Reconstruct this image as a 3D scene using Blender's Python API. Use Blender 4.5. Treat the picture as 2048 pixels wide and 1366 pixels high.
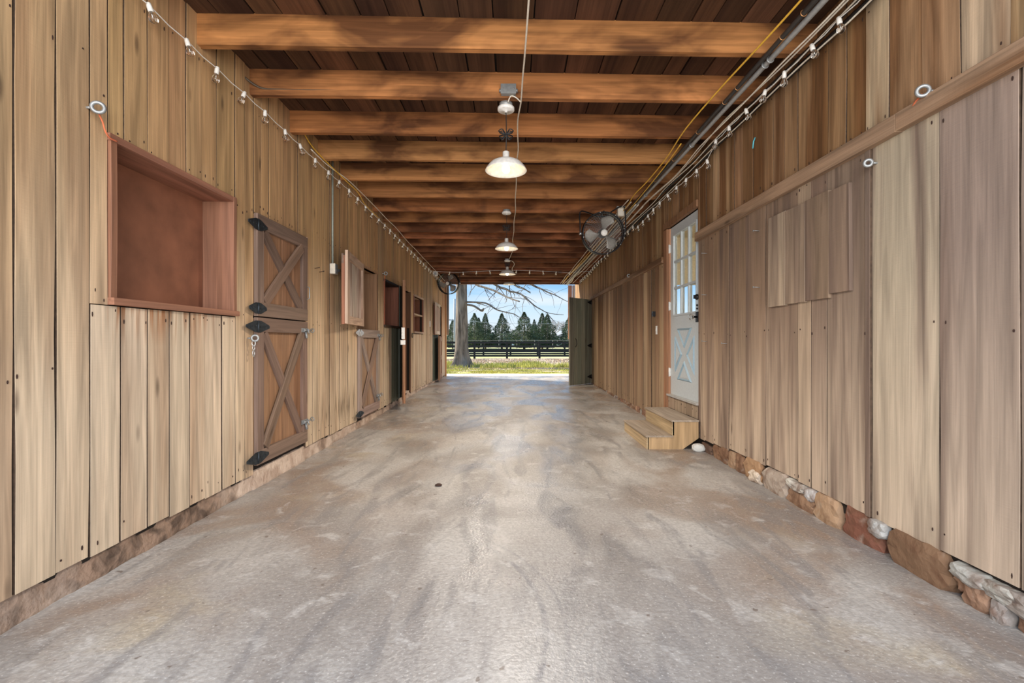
import bpy, bmesh, math, random
from mathutils import Vector, Matrix, Euler, noise
R = random.Random(7)
PI = math.pi
for o in list(bpy.data.objects): bpy.data.objects.remove(o)
scene = bpy.context.scene
COL = scene.collection

# ------------------------------------------------------------------ camera
CH = 1.13                       # camera height; 910 px focal length at 2048 px
cam_d = bpy.data.cameras.new('camera'); cam_d.lens = 16.0; cam_d.sensor_width = 36.0
cam_d.clip_start = 0.05; cam_d.clip_end = 600
cam = bpy.data.objects.new('camera', cam_d); COL.objects.link(cam)
cam.location = (0, 0, CH); cam.rotation_euler = (PI/2, 0, 0)
scene.camera = cam
# ------------------------------------------------------------------ world
scene.view_settings.view_transform = 'Standard'; scene.view_settings.look = 'None'
scene.view_settings.gamma = 1; scene.view_settings.use_curve_mapping = False
scene.view_settings.exposure = 0.32
w = bpy.data.worlds.new('sky'); scene.world = w; w.use_nodes = True
nt = w.node_tree; nt.nodes.clear()
N = nt.nodes.new; L = nt.links.new
out = N('ShaderNodeOutputWorld'); bg = N('ShaderNodeBackground'); L(bg.outputs[0], out.inputs[0])
tc = N('ShaderNodeTexCoord'); sep = N('ShaderNodeSeparateXYZ'); L(tc.outputs['Generated'], sep.inputs[0])
cr = N('ShaderNodeValToRGB'); L(sep.outputs[2], cr.inputs[0])
e = cr.color_ramp.elements
e[0].position = 0.0; e[0].color = (.84, .89, .93, 1)
e[1].position = 0.55; e[1].color = (.20, .45, .88, 1)
x_ = e.new(.075); x_.color = (.58, .78, .96, 1)
x_ = e.new(.13); x_.color = (.25, .56, .95, 1)
mp = N('ShaderNodeMapping'); mp.inputs['Scale'].default_value = (1.6, 1.6, 7); L(tc.outputs['Generated'], mp.inputs[0])
nz = N('ShaderNodeTexNoise'); nz.inputs['Scale'].default_value = 2.2; nz.inputs['Detail'].default_value = 7; nz.inputs['Distortion'].default_value = .5
L(mp.outputs[0], nz.inputs['Vector'])
cr2 = N('ShaderNodeValToRGB'); L(nz.outputs[0], cr2.inputs[0])
cr2.color_ramp.elements[0].position = .54; cr2.color_ramp.elements[0].color = (0, 0, 0, 1)
cr2.color_ramp.elements[1].position = .80; cr2.color_ramp.elements[1].color = (.9, .9, .9, 1)
mx = N('ShaderNodeMixRGB'); L(cr2.outputs[0], mx.inputs[0]); L(cr.outputs[0], mx.inputs[1]); mx.inputs[2].default_value = (.92, .94, .97, 1)
L(mx.outputs[0], bg.inputs[0]); bg.inputs[1].default_value = .88
# sun: in front of the barn, from the left
sd = bpy.data.lights.new('sun', 'SUN'); sd.energy = 8.0; sd.angle = .009; sd.color = (1, .93, .80)
sun = bpy.data.objects.new('sun', sd); COL.objects.link(sun)
el = math.radians(32); dirv = Vector((.873*math.cos(el), -.488*math.cos(el), -math.sin(el)))
sun.rotation_euler = dirv.to_track_quat('-Z', 'Y').to_euler(); sun.location = (-10, 20, 12)
# added area lamp behind the camera, fill standing in for near-end daylight
ad = bpy.data.lights.new('near_end_fill', 'AREA'); ad.shape = 'RECTANGLE'; ad.size = 4.2; ad.size_y = 3.0
ad.energy = 290; ad.color = (1.0, .97, .93)
al = bpy.data.objects.new('near_end_fill', ad); COL.objects.link(al)
al.location = (0, -1.8, 1.9); al.rotation_euler = (math.radians(83), 0, 0)
LAMP_STRENGTH = 11
SPOT_W = 160

# ------------------------------------------------------------------ materials
MATS = {}
def newmat(name):
    m = bpy.data.materials.new(name); m.use_nodes = True; MATS[name] = m
    n = m.node_tree; b = n.nodes['Principled BSDF']
    return m, n, b
def simple(name, col, rough=.6, metal=0, **kw):
    m, n, b = newmat(name)
    b.inputs['Base Color'].default_value = (*col, 1); b.inputs['Roughness'].default_value = rough; b.inputs['Metallic'].default_value = metal
    nz = n.nodes.new('ShaderNodeTexNoise'); nz.inputs['Scale'].default_value = kw.get('scale', 40); nz.inputs['Detail'].default_value = 4
    t = n.nodes.new('ShaderNodeTexCoord'); n.links.new(t.outputs['Object'], nz.inputs['Vector'])
    r = n.nodes.new('ShaderNodeMapRange'); n.links.new(nz.outputs[0], r.inputs[0])
    v = kw.get('var', .12); r.inputs[1].default_value = .3; r.inputs[2].default_value = .7; r.inputs[3].default_value = 1-v; r.inputs[4].default_value = 1+v
    mul = n.nodes.new('ShaderNodeVectorMath'); mul.operation = 'SCALE'; mul.inputs[0].default_value = col
    n.links.new(r.outputs[0], mul.inputs['Scale']); n.links.new(mul.outputs[0], b.inputs['Base Color'])
    return m
def wood(name, stain=(.12, .07, .04), stain_amt=.5, srange=(.45, .66), grain=.35, pale=None, pale_z=(1.9, .7), pale_amt=.0, rough=.78, saw=.4, knots=.6, bump=.25, streak=(5, .35), marks=False):
    """rough-sawn board: grain runs along the board's own long (Z) axis, base colour is the board's own tint"""
    m, n, b = newmat(name); K = n.nodes.new; C = n.links.new
    tc = K('ShaderNodeTexCoord'); oi = K('ShaderNodeObjectInfo')
    cb = K('ShaderNodeCombineXYZ')
    ml = K('ShaderNodeMath'); ml.operation = 'MULTIPLY'; ml.inputs[1].default_value = 37.0; C(oi.outputs['Random'], ml.inputs[0])
    ml2 = K('ShaderNodeMath'); ml2.operation = 'MULTIPLY'; ml2.inputs[1].default_value = 91.0; C(oi.outputs['Random'], ml2.inputs[0])
    C(ml.outputs[0], cb.inputs[0]); C(ml2.outputs[0], cb.inputs[2]); C(ml.outputs[0], cb.inputs[1])
    ad = K('ShaderNodeVectorMath'); C(tc.outputs['Object'], ad.inputs[0]); C(cb.outputs[0], ad.inputs[1])
    def tex(sc, scale=1.0, detail=5, dist=0.0):
        mp = K('ShaderNodeMapping'); mp.inputs['Scale'].default_value = sc; C(ad.outputs[0], mp.inputs[0])
        t = K('ShaderNodeTexNoise'); t.inputs['Scale'].default_value = scale; t.inputs['Detail'].default_value = detail; t.inputs['Distortion'].default_value = dist
        C(mp.outputs[0], t.inputs['Vector']); return t
    def rng(src, a, b_, c, d):
        r = K('ShaderNodeMapRange'); C(src, r.inputs[0])
        for i, v in enumerate((a, b_, c, d)): r.inputs[i+1].default_value = v
        return r.outputs[0]
    g1 = tex((22, 22, 1.1), 1.0, 6, .8); g2 = tex((130, 130, 2.5), 1.0, 3)
    f1 = rng(g1.outputs[0], .32, .68, 1-grain, 1+grain*.45); f2 = rng(g2.outputs[0], .3, .7, 1-grain*.35, 1+grain*.3)
    mu = K('ShaderNodeMath'); mu.operation = 'MULTIPLY'; C(f1, mu.inputs[0]); C(f2, mu.inputs[1])
    col = oi.outputs['Color']
    if pale_amt > 0:
        ge = K('ShaderNodeNewGeometry'); sp = K('ShaderNodeSeparateXYZ'); C(ge.outputs['Position'], sp.inputs[0])
        pn = tex((3, 3, .8), 1.0, 3)
        pa = K('ShaderNodeMath'); pa.operation = 'MULTIPLY_ADD'; C(pn.outputs[0], pa.inputs[0]); pa.inputs[1].default_value = 1.0; C(sp.outputs[2], pa.inputs[2])
        pf = rng(pa.outputs[0], pale_z[1]+.5, pale_z[0]+.5, pale_amt, 0)
        pm = K('ShaderNodeMixRGB'); C(pf, pm.inputs[0]); C(col, pm.inputs[1]); pm.inputs[2].default_value = (*pale, 1); col = pm.outputs[0]
    s1 = tex((streak[0], streak[0], streak[1]), 1.0, 4, .4)
    sf = rng(s1.outputs[0], srange[0], srange[1], 0, stain_amt)
    sm = K('ShaderNodeMixRGB'); C(sf, sm.inputs[0]); C(col, sm.inputs[1]); sm.inputs[2].default_value = (*stain, 1)
    sm_out = sm.outputs[0]
    if marks:      # rust drips below the feed opening sill, splash streaks near the floor further on
        def mul(*a):
            o = a[0]
            for q in a[1:]:
                m_ = K('ShaderNodeMath'); m_.operation = 'MULTIPLY'; C(o, m_.inputs[0]); C(q, m_.inputs[1]); o = m_.outputs[0]
            return o
        Y_, Z_ = sp.outputs[1], sp.outputs[2]
        n1 = tex((28, 28, 1.6), 1.0, 3)
        f1_ = mul(rng(n1.outputs[0], .50, .60, 0, .75), rng(Z_, 1.10, 1.29, 0, 1), rng(Z_, 1.305, 1.312, 1, 0), rng(Y_, 2.2, 2.25, 0, 1), rng(Y_, 2.6, 3.3, 1, .15))
        r1 = K('ShaderNodeMixRGB'); C(f1_, r1.inputs[0]); C(sm_out, r1.inputs[1]); r1.inputs[2].default_value = (.33, .12, .035, 1)
        n2 = tex((34, 34, 2.6), 1.0, 4)
        f2_ = mul(rng(n2.outputs[0], .50, .58, 0, .7), rng(Z_, .62, .42, 0, 1), rng(Z_, .2, .35, 0, 1), rng(Y_, 4.4, 4.8, 0, 1), rng(Y_, 5.8, 5.81, 1, 0))
        r2 = K('ShaderNodeMixRGB'); C(f2_, r2.inputs[0]); C(r1.outputs[0], r2.inputs[1]); r2.inputs[2].default_value = (.15, .10, .055, 1)
        sm_out = r2.outputs[0]
    # knots
    mp = K('ShaderNodeMapping'); mp.inputs['Scale'].default_value = (5.5, .01, 1.5); C(ad.outputs[0], mp.inputs[0])
    vo = K('ShaderNodeTexVoronoi'); vo.inputs['Scale'].default_value = 1.0; C(mp.outputs[0], vo.inputs['Vector'])
    kf = rng(vo.outputs['Distance'], .04, .11, knots, 0)
    km = K('ShaderNodeMixRGB'); C(kf, km.inputs[0]); C(sm_out, km.inputs[1]); km.inputs[2].default_value = (.07, .04, .025, 1)
    sc = K('ShaderNodeVectorMath'); sc.operation = 'SCALE'; C(km.outputs[0], sc.inputs[0]); C(mu.outputs[0], sc.inputs['Scale'])
    C(sc.outputs[0], b.inputs['Base Color'])
    b.inputs['Roughness'].default_value = rough; b.inputs['Specular IOR Level'].default_value = .25
    sw = tex((3, 3, 150), 1.0, 2)
    ba = K('ShaderNodeMath'); ba.operation = 'MULTIPLY_ADD'; C(sw.outputs[0], ba.inputs[0]); ba.inputs[1].default_value = saw; C(mu.outputs[0], ba.inputs[2])
    bp = K('ShaderNodeBump'); bp.inputs['Strength'].default_value = bump; bp.inputs['Distance'].default_value = .004
    C(ba.outputs[0], bp.inputs['Height']); C(bp.outputs[0], b.inputs['Normal'])
    return m
wood('plank_left', stain=(.29, .155, .08), stain_amt=.5, srange=(.47, .66), grain=.34, pale=(.66, .53, .385), pale_z=(2.1, .7), pale_amt=.85, marks=True)
wood('plank_right_top', stain=(.17, .075, .028), stain_amt=.8, srange=(.45, .60), grain=.38)
wood('plank_right_low', stain=(.19, .13, .10), stain_amt=.9, srange=(.46, .60), grain=.28, pale=(.63, .50, .375), pale_z=(1.5, .2), pale_amt=.75, saw=.8, streak=(5.5, .28))
wood('plank_right_far', stain=(.14, .085, .05), stain_amt=.5, grain=.25, pale=(.50, .37, .24), pale_z=(1.5, .3), pale_amt=.4)
wood('ceiling_wood', stain=(.035, .015, .010), stain_amt=.7, grain=.35)
wood('joist_wood', stain=(.085, .030, .012), stain_amt=.85, srange=(.44, .62), grain=.34, streak=(3.5, 1.6))
wood('door_wood', stain=(.10, .06, .045), stain_amt=.5, grain=.3, rough=.65)
wood('panel_wood', stain=(.16, .07, .035), stain_amt=.5, grain=.3, knots=.15, rough=.6)
wood('whitewash_wood', stain=(.28, .16, .11), stain_amt=.8, grain=.3, streak=(9, 1.2))
wood('green_wood', stain=(.06, .05, .035), stain_amt=.5, grain=.3, rough=.6)
wood('step_wood', stain=(.20, .13, .06), stain_amt=.55, grain=.3)
simple('board_edge_shade', (.085, .052, .032), .9, var=.3)  # dark plank sides: shade of the gaps painted into the colour
simple('gap', (.018, .012, .008), .95)
simple('rust', (.045, .022, .015), .9)
simple('galvanised', (.33, .34, .34), .5, .6)
simple('dark_steel', (.035, .045, .055), .5, .6, var=.4)
simple('black_metal', (.012, .012, .014), .4, .3)
simple('black_cable', (.015, .015, .016), .5)
simple('grey_conduit', (.36, .37, .37), .45, .3)
simple('black_conduit', (.035, .033, .032), .5)
simple('copper', (.55, .28, .12), .4, .6)
simple('white_cable', (.72, .66, .56), .5)
simple('yellow_cable', (.72, .42, .05), .5)
simple('brown_cable', (.10, .07, .045), .6)
simple('green_grey_pipe', (.30, .34, .30), .5, .2)
simple('white_plastic', (.78, .77, .73), .4)
simple('socket_white', (.80, .78, .74), .4)
simple('white_enamel', (.80, .78, .74), .3)
simple('aluminium', (.60, .60, .60), .3, .9)
simple('blade_grey', (.33, .31, .28), .45, .1)
simple('orange_twine', (.62, .16, .07), .9)
simple('door_paint', (.52, .57, .60), .45, var=.05)
simple('door_moulding', (.30, .43, .52), .45, var=.05)
simple('room_wall', (.72, .64, .48), .8)
simple('threshold', (.62, .60, .56), .35, .6)
simple('plywood_back', (.25, .10, .055), .55, var=.25, scale=5)
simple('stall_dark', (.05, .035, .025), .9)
simple('fence_black', (.012, .013, .011), .7)
simple('far_white', (.75, .75, .73), .8)
simple('far_roof', (.25, .24, .25), .8)
simple('pole_grey', (.42, .44, .46), .7)
simple('bare_twigs', (.33, .28, .26), .9)  # pale grey-brown, distance haze mixed into the colour
simple('cedar', (.115, .150, .085), .9, var=.5, scale=1.2)
simple('grass_blades', (.52, .50, .12), .8, var=.4, scale=1.5)
simple('leaf_litter', (.62, .47, .33), .9, var=.35, scale=4)
simple('teal_scrap', (.10, .42, .50), .5)
def glass(name, rough=.0, col=(1, 1, 1), ior=1.45):
    m, n, b = newmat(name)
    b.inputs['Base Color'].default_value = (*col, 1); b.inputs['Roughness'].default_value = rough
    b.inputs['Transmission Weight'].default_value = 1; b.inputs['IOR'].default_value = ior
    return m
glass('bulb_glass', .03, (.97, .94, .90), 1.42)
glass('pane_glass', .01, (.96, .98, .97), 1.15)
glass('knob_glass', .05, (.9, .9, .88), 1.5)
m, n, b = newmat('lit_bulb'); b.inputs['Base Color'].default_value = (1, .9, .7, 1)
b.inputs['Emission Color'].default_value = (1, .80, .52, 1); b.inputs['Emission Strength'].default_value = LAMP_STRENGTH

def ntools(n):
    K = n.nodes.new; C = n.links.new
    def tex(vec, sc, scale=1.0, detail=5, dist=0.0):
        mp = K('ShaderNodeMapping'); mp.inputs['Scale'].default_value = sc; C(vec, mp.inputs[0])
        t = K('ShaderNodeTexNoise'); t.inputs['Scale'].default_value = scale; t.inputs['Detail'].default_value = detail; t.inputs['Distortion'].default_value = dist
        C(mp.outputs[0], t.inputs['Vector']); return t.outputs[0]
    def rng(src, a, b_, c, d, smooth=False):
        r = K('ShaderNodeMapRange'); C(src, r.inputs[0])
        if smooth: r.interpolation_type = 'SMOOTHSTEP'
        for i, v in enumerate((a, b_, c, d)): r.inputs[i+1].default_value = v
        return r.outputs[0]
    def mix(f, a, b_):
        m = K('ShaderNodeMixRGB'); C(f, m.inputs[0])
        for i, v in ((1, a), (2, b_)):
            if isinstance(v, tuple): m.inputs[i].default_value = (*v, 1)
            else: C(v, m.inputs[i])
        return m.outputs[0]
    def math_(op, a, b_=None):
        m = K('ShaderNodeMath'); m.operation = op
        for i, v in ((0, a), (1, b_)):
            if v is None: continue
            if isinstance(v, (int, float)): m.inputs[i].default_value = v
            else: C(v, m.inputs[i])
        return m.outputs[0]
    return K, C, tex, rng, mix, math_
# concrete
m, n, b = newmat('concrete'); K, C, tex, rng, mix, math_ = ntools(n)
P = K('ShaderNodeNewGeometry').outputs['Position']; sp = K('ShaderNodeSeparateXYZ'); C(P, sp.inputs[0])
base = mix(rng(tex(P, (1.3, .8, 1), 1, 8, .8), .40, .60, 0, 1), (.31, .29, .27), (.47, .455, .43))
edge = math_('ABSOLUTE', sp.outputs[0])
brown = math_('MULTIPLY', rng(tex(P, (1.1, 1.0, 1), 1, 7, 1.0), .45, .60, 0, 1), rng(edge, .5, 1.7, .12, .85))
base = mix(brown, base, (.27, .195, .145))
yel = math_('MULTIPLY', rng(tex(P, (.9, 1.4, 1), 1.3, 5, .6), .58, .70, 0, .55), rng(edge, .7, 1.5, 0, 1))
base = mix(yel, base, (.47, .40, .27))
base = mix(rng(tex(P, (2.2, .45, 1), 2.3, 8, 1.5), .52, .64, 0, .6), base, (.215, .21, .21))
base = mix(rng(tex(P, (3.5, 3.5, 1), 1.9, 8, .8), .57, .70, 0, .6), base, (.56, .55, .53))
base = mix(rng(tex(P, (1, 1, 1), 45, 6), .36, .60, .36, 0), base, (.17, .155, .145))
base = mix(rng(tex(P, (1, 1, 1), 90, 2), .62, .70, 0, .5), base, (.66, .64, .61))
base = mix(rng(tex(P, (1, 1, 1), 20, 2), .70, .74, 0, .8), base, (.16, .13, .11))
# tyre scuffs: two arcs
for (cx, cy, r0, wd, amt) in ((-.85, 1.82, .985, .014, .65), (-.83, 1.80, 1.045, .010, .4)):
    vm = K('ShaderNodeVectorMath'); vm.operation = 'DISTANCE'
    cb = K('ShaderNodeCombineXYZ'); C(sp.outputs[0], cb.inputs[0]); C(sp.outputs[1], cb.inputs[1])
    C(cb.outputs[0], vm.inputs[0]); vm.inputs[1].default_value = (cx, cy, 0)
    d = math_('ABSOLUTE', math_('SUBTRACT', vm.outputs['Value'], r0))
    f = math_('MULTIPLY', rng(d, wd*.4, wd*1.3, amt, 0), rng(tex(P, (5, 5, 1), 2, 3), .35, .6, .2, 1))
    f = math_('MULTIPLY', f, rng(sp.outputs[0], -.35, 0, 0, 1))
    base = mix(f, base, (.17, .17, .18))
# faint cracks
vo = K('ShaderNodeTexVoronoi'); vo.feature = 'DISTANCE_TO_EDGE'; vo.inputs['Scale'].default_value = .45
wv = K('ShaderNodeVectorMath'); nn = K('ShaderNodeTexNoise'); nn.inputs['Scale'].default_value = 2.5; nn.inputs['Detail'].default_value = 6; C(P, nn.inputs['Vector'])
C(P, wv.inputs[0]); sc_ = K('ShaderNodeVectorMath'); sc_.operation = 'SCALE'; C(nn.outputs['Color'], sc_.inputs[0]); sc_.inputs['Scale'].default_value = .9; C(sc_.outputs[0], wv.inputs[1]); C(wv.outputs[0], vo.inputs['Vector'])
base = mix(math_('MULTIPLY', rng(vo.outputs['Distance'], 0, .006, .5, 0), rng(tex(P, (.6, .6, 1), 1, 2), .5, .6, 0, 1)), base, (.15, .13, .11))
C(base, b.inputs['Base Color'])
C(rng(tex(P, (1.2, .7, 1), 1.6, 8, .8), .40, .60, .24, .56), b.inputs['Roughness'])
b.inputs['Specular IOR Level'].default_value = .5
bp = K('ShaderNodeBump'); bp.inputs['Strength'].default_value = .3; bp.inputs['Distance'].default_value = .010
C(math_('ADD', tex(P, (1, 1, 1), 70, 4), math_('MULTIPLY', tex(P, (1, 1, 1), 6, 4), 1.5)), bp.inputs['Height']); C(bp.outputs[0], b.inputs['Normal'])
# apron
m, n, b = newmat('apron'); K, C, tex, rng, mix, math_ = ntools(n)
P = K('ShaderNodeNewGeometry').outputs['Position']
base = mix(rng(tex(P, (1, 1, 1), 1.5, 6), .35, .65, 0, 1), (.50, .44, .38), (.62, .56, .50))
C(base, b.inputs['Base Color']); b.inputs['Roughness'].default_value = .85
# ground
m, n, b = newmat('ground'); K, C, tex, rng, mix, math_ = ntools(n)
P = K('ShaderNodeNewGeometry').outputs['Position']; sp = K('ShaderNodeSeparateXYZ'); C(P, sp.inputs[0])
green = mix(rng(tex(P, (1, 1, 1), 2.4, 6), .35, .65, 0, 1), (.30, .32, .06), (.58, .54, .16))
litter = mix(rng(tex(P, (1, 1, 1), 5, 7), .35, .65, 0, 1), (.36, .25, .16), (.74, .60, .46))
fieldc = mix(rng(tex(P, (.3, .3, 1), 1, 5), .35, .65, 0, 1), (.48, .46, .20), (.60, .56, .30))
yy = math_('ADD', sp.outputs[1], math_('MULTIPLY', math_('SUBTRACT', tex(P, (.35, 1.2, 1), 1.0, 6, 1), .5), 11.0))
base = mix(rng(yy, 16.5, 19.5, 0, 1), green, litter)
base = mix(math_('MULTIPLY', rng(tex(P, (.5, 1.0, 1), 1.6, 5), .5, .62, 0, .8), rng(sp.outputs[1], 24, 34, 1, 0)), base, litter)
base = mix(rng(sp.outputs[1], 33, 36, 0, 1), base, fieldc)
C(base, b.inputs['Base Color']); b.inputs['Roughness'].default_value = .95; b.inputs['Specular IOR Level'].default_value = .1
bp = K('ShaderNodeBump'); bp.inputs['Strength'].default_value = .8; bp.inputs['Distance'].default_value = .05
C(tex(P, (1, 1, 1), 9, 6), bp.inputs['Height']); C(bp.outputs[0], b.inputs['Normal'])
# bark
m, n, b = newmat('bark'); K, C, tex, rng, mix, math_ = ntools(n)
P = K('ShaderNodeTexCoord').outputs['Object']
base = mix(rng(tex(P, (9, 9, 1.3), 1, 7, .7), .35, .65, 0, 1), (.10, .075, .055), (.32, .25, .19))
base = mix(rng(tex(P, (1, 1, .6), 1.2, 4), .5, .7, 0, .5), base, (.22, .23, .20))
C(base, b.inputs['Base Color']); b.inputs['Roughness'].default_value = .95
bp = K('ShaderNodeBump'); bp.inputs['Strength'].default_value = 1; bp.inputs['Distance'].default_value = .03
C(tex(P, (14, 14, 1.8), 1, 6, .6), bp.inputs['Height']); C(bp.outputs[0], b.inputs['Normal'])
# stone: tint from the object's own colour
def stone_mat(name, white=.35):
    m, n, b = newmat(name); K, C, tex, rng, mix, math_ = ntools(n)
    oi = K('ShaderNodeObjectInfo'); P = K('ShaderNodeNewGeometry').outputs['Position']
    base = mix(rng(tex(P, (1, 1, 1), 9, 8, .5), .46, .62, 0, .75), oi.outputs['Color'], (.13, .06, .03))
    base = mix(rng(tex(P, (1, 1, 1), 4.5, 8, .8), .60, .70, 0, white), base, (.62, .56, .48))
    C(base, b.inputs['Base Color']); b.inputs['Roughness'].default_value = .85
    bp = K('ShaderNodeBump'); bp.inputs['Strength'].default_value = .7; bp.inputs['Distance'].default_value = .012
    C(tex(P, (1, 1, 1), 28, 7), bp.inputs['Height']); C(bp.outputs[0], b.inputs['Normal'])
stone_mat('stone')
# rubble / mortar strip at the left wall foot
m, n, b = newmat('rubble'); K, C, tex, rng, mix, math_ = ntools(n)
P = K('ShaderNodeNewGeometry').outputs['Position']; sp = K('ShaderNodeSeparateXYZ'); C(P, sp.inputs[0])
dark = mix(rng(tex(P, (1, 1, 1), 11, 8, .8), .38, .62, 0, 1), (.10, .065, .045), (.30, .20, .14))
pink = mix(rng(tex(P, (1, 1, 1), 7, 6, .4), .38, .62, 0, 1), (.42, .31, .24), (.60, .48, .39))
f = math_('MAXIMUM', rng(sp.outputs[1], 1.95, 2.12, 1, 0), rng(sp.outputs[1], 2.95, 3.3, 0, 1))
f = math_('MULTIPLY', f, rng(tex(P, (1, 1, 1), 3.2, 5), .38, .52, .25, 1))
f2 = math_('MULTIPLY', rng(sp.outputs[1], 3.3, 3.5, 0, 1), rng(sp.outputs[1], 4.25, 4.4, 1, 0))
f = math_('MAXIMUM', f, f2)
C(mix(f, dark, pink), b.inputs['Base Color']); b.inputs['Roughness'].default_value = .9
bp = K('ShaderNodeBump'); bp.inputs['Strength'].default_value = .9; bp.inputs['Distance'].default_value = .02
C(tex(P, (1, 1, 1), 22, 8), bp.inputs['Height']); C(bp.outputs[0], b.inputs['Normal'])
# far woods
m, n, b = newmat('far_woods'); K, C, tex, rng, mix, math_ = ntools(n)
P = K('ShaderNodeNewGeometry').outputs['Position']
C(mix(rng(tex(P, (.6, .6, .25), 1, 6), .35, .65, 0, 1), (.30, .28, .28), (.46, .42, .40)), b.inputs['Base Color']); b.inputs['Roughness'].default_value = 1

# ------------------------------------------------------------------ helpers
def link(name, me, mat=None, parent=None, loc=None, rot=None, color=None):
    o = bpy.data.objects.new(name, me); COL.objects.link(o)
    if mat and not me.materials: me.materials.append(MATS[mat])
    if parent: o.parent = parent
    if loc is not None: o.location = loc
    if rot is not None: o.rotation_euler = rot
    if color is not None: o.color = (*color, 1)
    return o
def tag(o, label=None, cat=None, group=None, kind=None):
    if label: o['label'] = label
    if cat: o['category'] = cat
    if group: o['group'] = group
    if kind: o['kind'] = kind
    return o
def thing(name, label, cat, loc=(0, 0, 0), rotz=0, group=None, kind=None):
    o = bpy.data.objects.new(name, None); COL.objects.link(o); o.empty_display_size = .1
    o.location = loc; o.rotation_euler = (0, 0, rotz)
    return tag(o, label, cat, group, kind)
def copy_tree(o, parent=None):
    c = o.copy(); COL.objects.link(c)
    if parent: c.parent = parent
    for ch in list(o.children): copy_tree(ch, c)
    return c
class MB:
    def __init__(s): s.v = []; s.f = []; s.sm = []
    def add(s, vs, fs, smooth=False):
        k = len(s.v); s.v += [tuple(v) for v in vs]; s.f += [tuple(i+k for i in f) for f in fs]; s.sm += [smooth]*len(fs)
    def box(s, x0, x1, y0, y1, z0, z1):
        v = [(x, y, z) for x in (x0, x1) for y in (y0, y1) for z in (z0, z1)]
        s.add(v, [(0, 1, 3, 2), (4, 6, 7, 5), (0, 4, 5, 1), (2, 3, 7, 6), (0, 2, 6, 4), (1, 5, 7, 3)])
    def tube(s, pts, r, n=6, smooth=True, caps=True):
        pts = [Vector(p) for p in pts]; rs = r if isinstance(r, (list, tuple)) else [r]*len(pts)
        vs = []; up = None
        for i, p in enumerate(pts):
            d = (pts[min(i+1, len(pts)-1)] - pts[max(i-1, 0)])
            if d.length < 1e-9: d = Vector((0, 0, 1))
            d.normalize()
            if up is None:
                up = Vector((0, 0, 1)) if abs(d.z) < .9 else Vector((1, 0, 0))
            a = d.cross(up)
            if a.length < 1e-6: a = d.orthogonal()
            a.normalize(); bb = d.cross(a).normalized(); up = -bb if False else a.cross(d).normalized()
            for k in range(n):
                t = 2*PI*k/n; vs.append(p + (a*math.cos(t) + bb*math.sin(t))*rs[i])
        fs = [(i*n+k, i*n+(k+1) % n, (i+1)*n+(k+1) % n, (i+1)*n+k) for i in range(len(pts)-1) for k in range(n)]
        if caps: fs += [tuple(range(n-1, -1, -1)), tuple((len(pts)-1)*n+k for k in range(n))]
        s.add(vs, fs, smooth)
    def lathe(s, prof, c=(0, 0, 0), n=24, axis='z', closed=False, smooth=True):
        vs = []
        for (r, z) in prof:
            for k in range(n):
                t = 2*PI*k/n; a, bb = r*math.cos(t), r*math.sin(t)
                p = (a, bb, z) if axis == 'z' else ((a, z, bb) if axis == 'y' else (z, a, bb))
                vs.append((p[0]+c[0], p[1]+c[1], p[2]+c[2]))
        m_ = len(prof); fs = []
        for i in range(m_ if closed else m_-1):
            j = (i+1) % m_
            fs += [(i*n+k, i*n+(k+1) % n, j*n+(k+1) % n, j*n+k) for k in range(n)]
        if not closed: fs += [tuple(range(n-1, -1, -1)), tuple((m_-1)*n+k for k in range(n))]
        s.add(vs, fs, smooth)
    def torus(s, R0, r, c=(0, 0, 0), axis='z', n=20, m_=6):
        s.lathe([(R0+r*math.cos(2*PI*i/m_), r*math.sin(2*PI*i/m_)) for i in range(m_)], c, n, axis, closed=True)
    def prism(s, poly, y0, y1, plane='xz'):
        n = len(poly)
        def P(a, bb, h): return (a, h, bb) if plane == 'xz' else ((h, a, bb) if plane == 'yz' else (a, bb, h))
        vs = [P(a, bb, y0) for a, bb in poly] + [P(a, bb, y1) for a, bb in poly]
        s.add(vs, [tuple(range(n)), tuple(range(2*n-1, n-1, -1))] + [(i, i+n, (i+1) % n+n, (i+1) % n) for i in range(n)])
    def mesh(s, name, mat=None):
        me = bpy.data.meshes.new(name); me.from_pydata(s.v, [], s.f); 
        me.polygons.foreach_set('use_smooth', s.sm); me.update()
        bm = bmesh.new(); bm.from_mesh(me); bmesh.ops.recalc_face_normals(bm, faces=bm.faces); bm.to_mesh(me); bm.free()
        if mat: me.materials.append(MATS[mat])
        return me
    def build(s, name, mat, parent=None, loc=None, rot=None, color=None):
        return link(name, s.mesh(name), mat, parent, loc, rot, color)
def catmull(pts, k=4):
    P = [Vector(p) for p in pts]; out = []
    for i in range(len(P)-1):
        a, b_, c, d = P[max(i-1, 0)], P[i], P[i+1], P[min(i+2, len(P)-1)]
        for j in range(k):
            t = j/k
            out.append(.5*((2*b_) + (c-a)*t + (2*a-5*b_+4*c-d)*t*t + (3*b_-a-3*c+d)*t**3))
    out.append(P[-1]); return out
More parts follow.
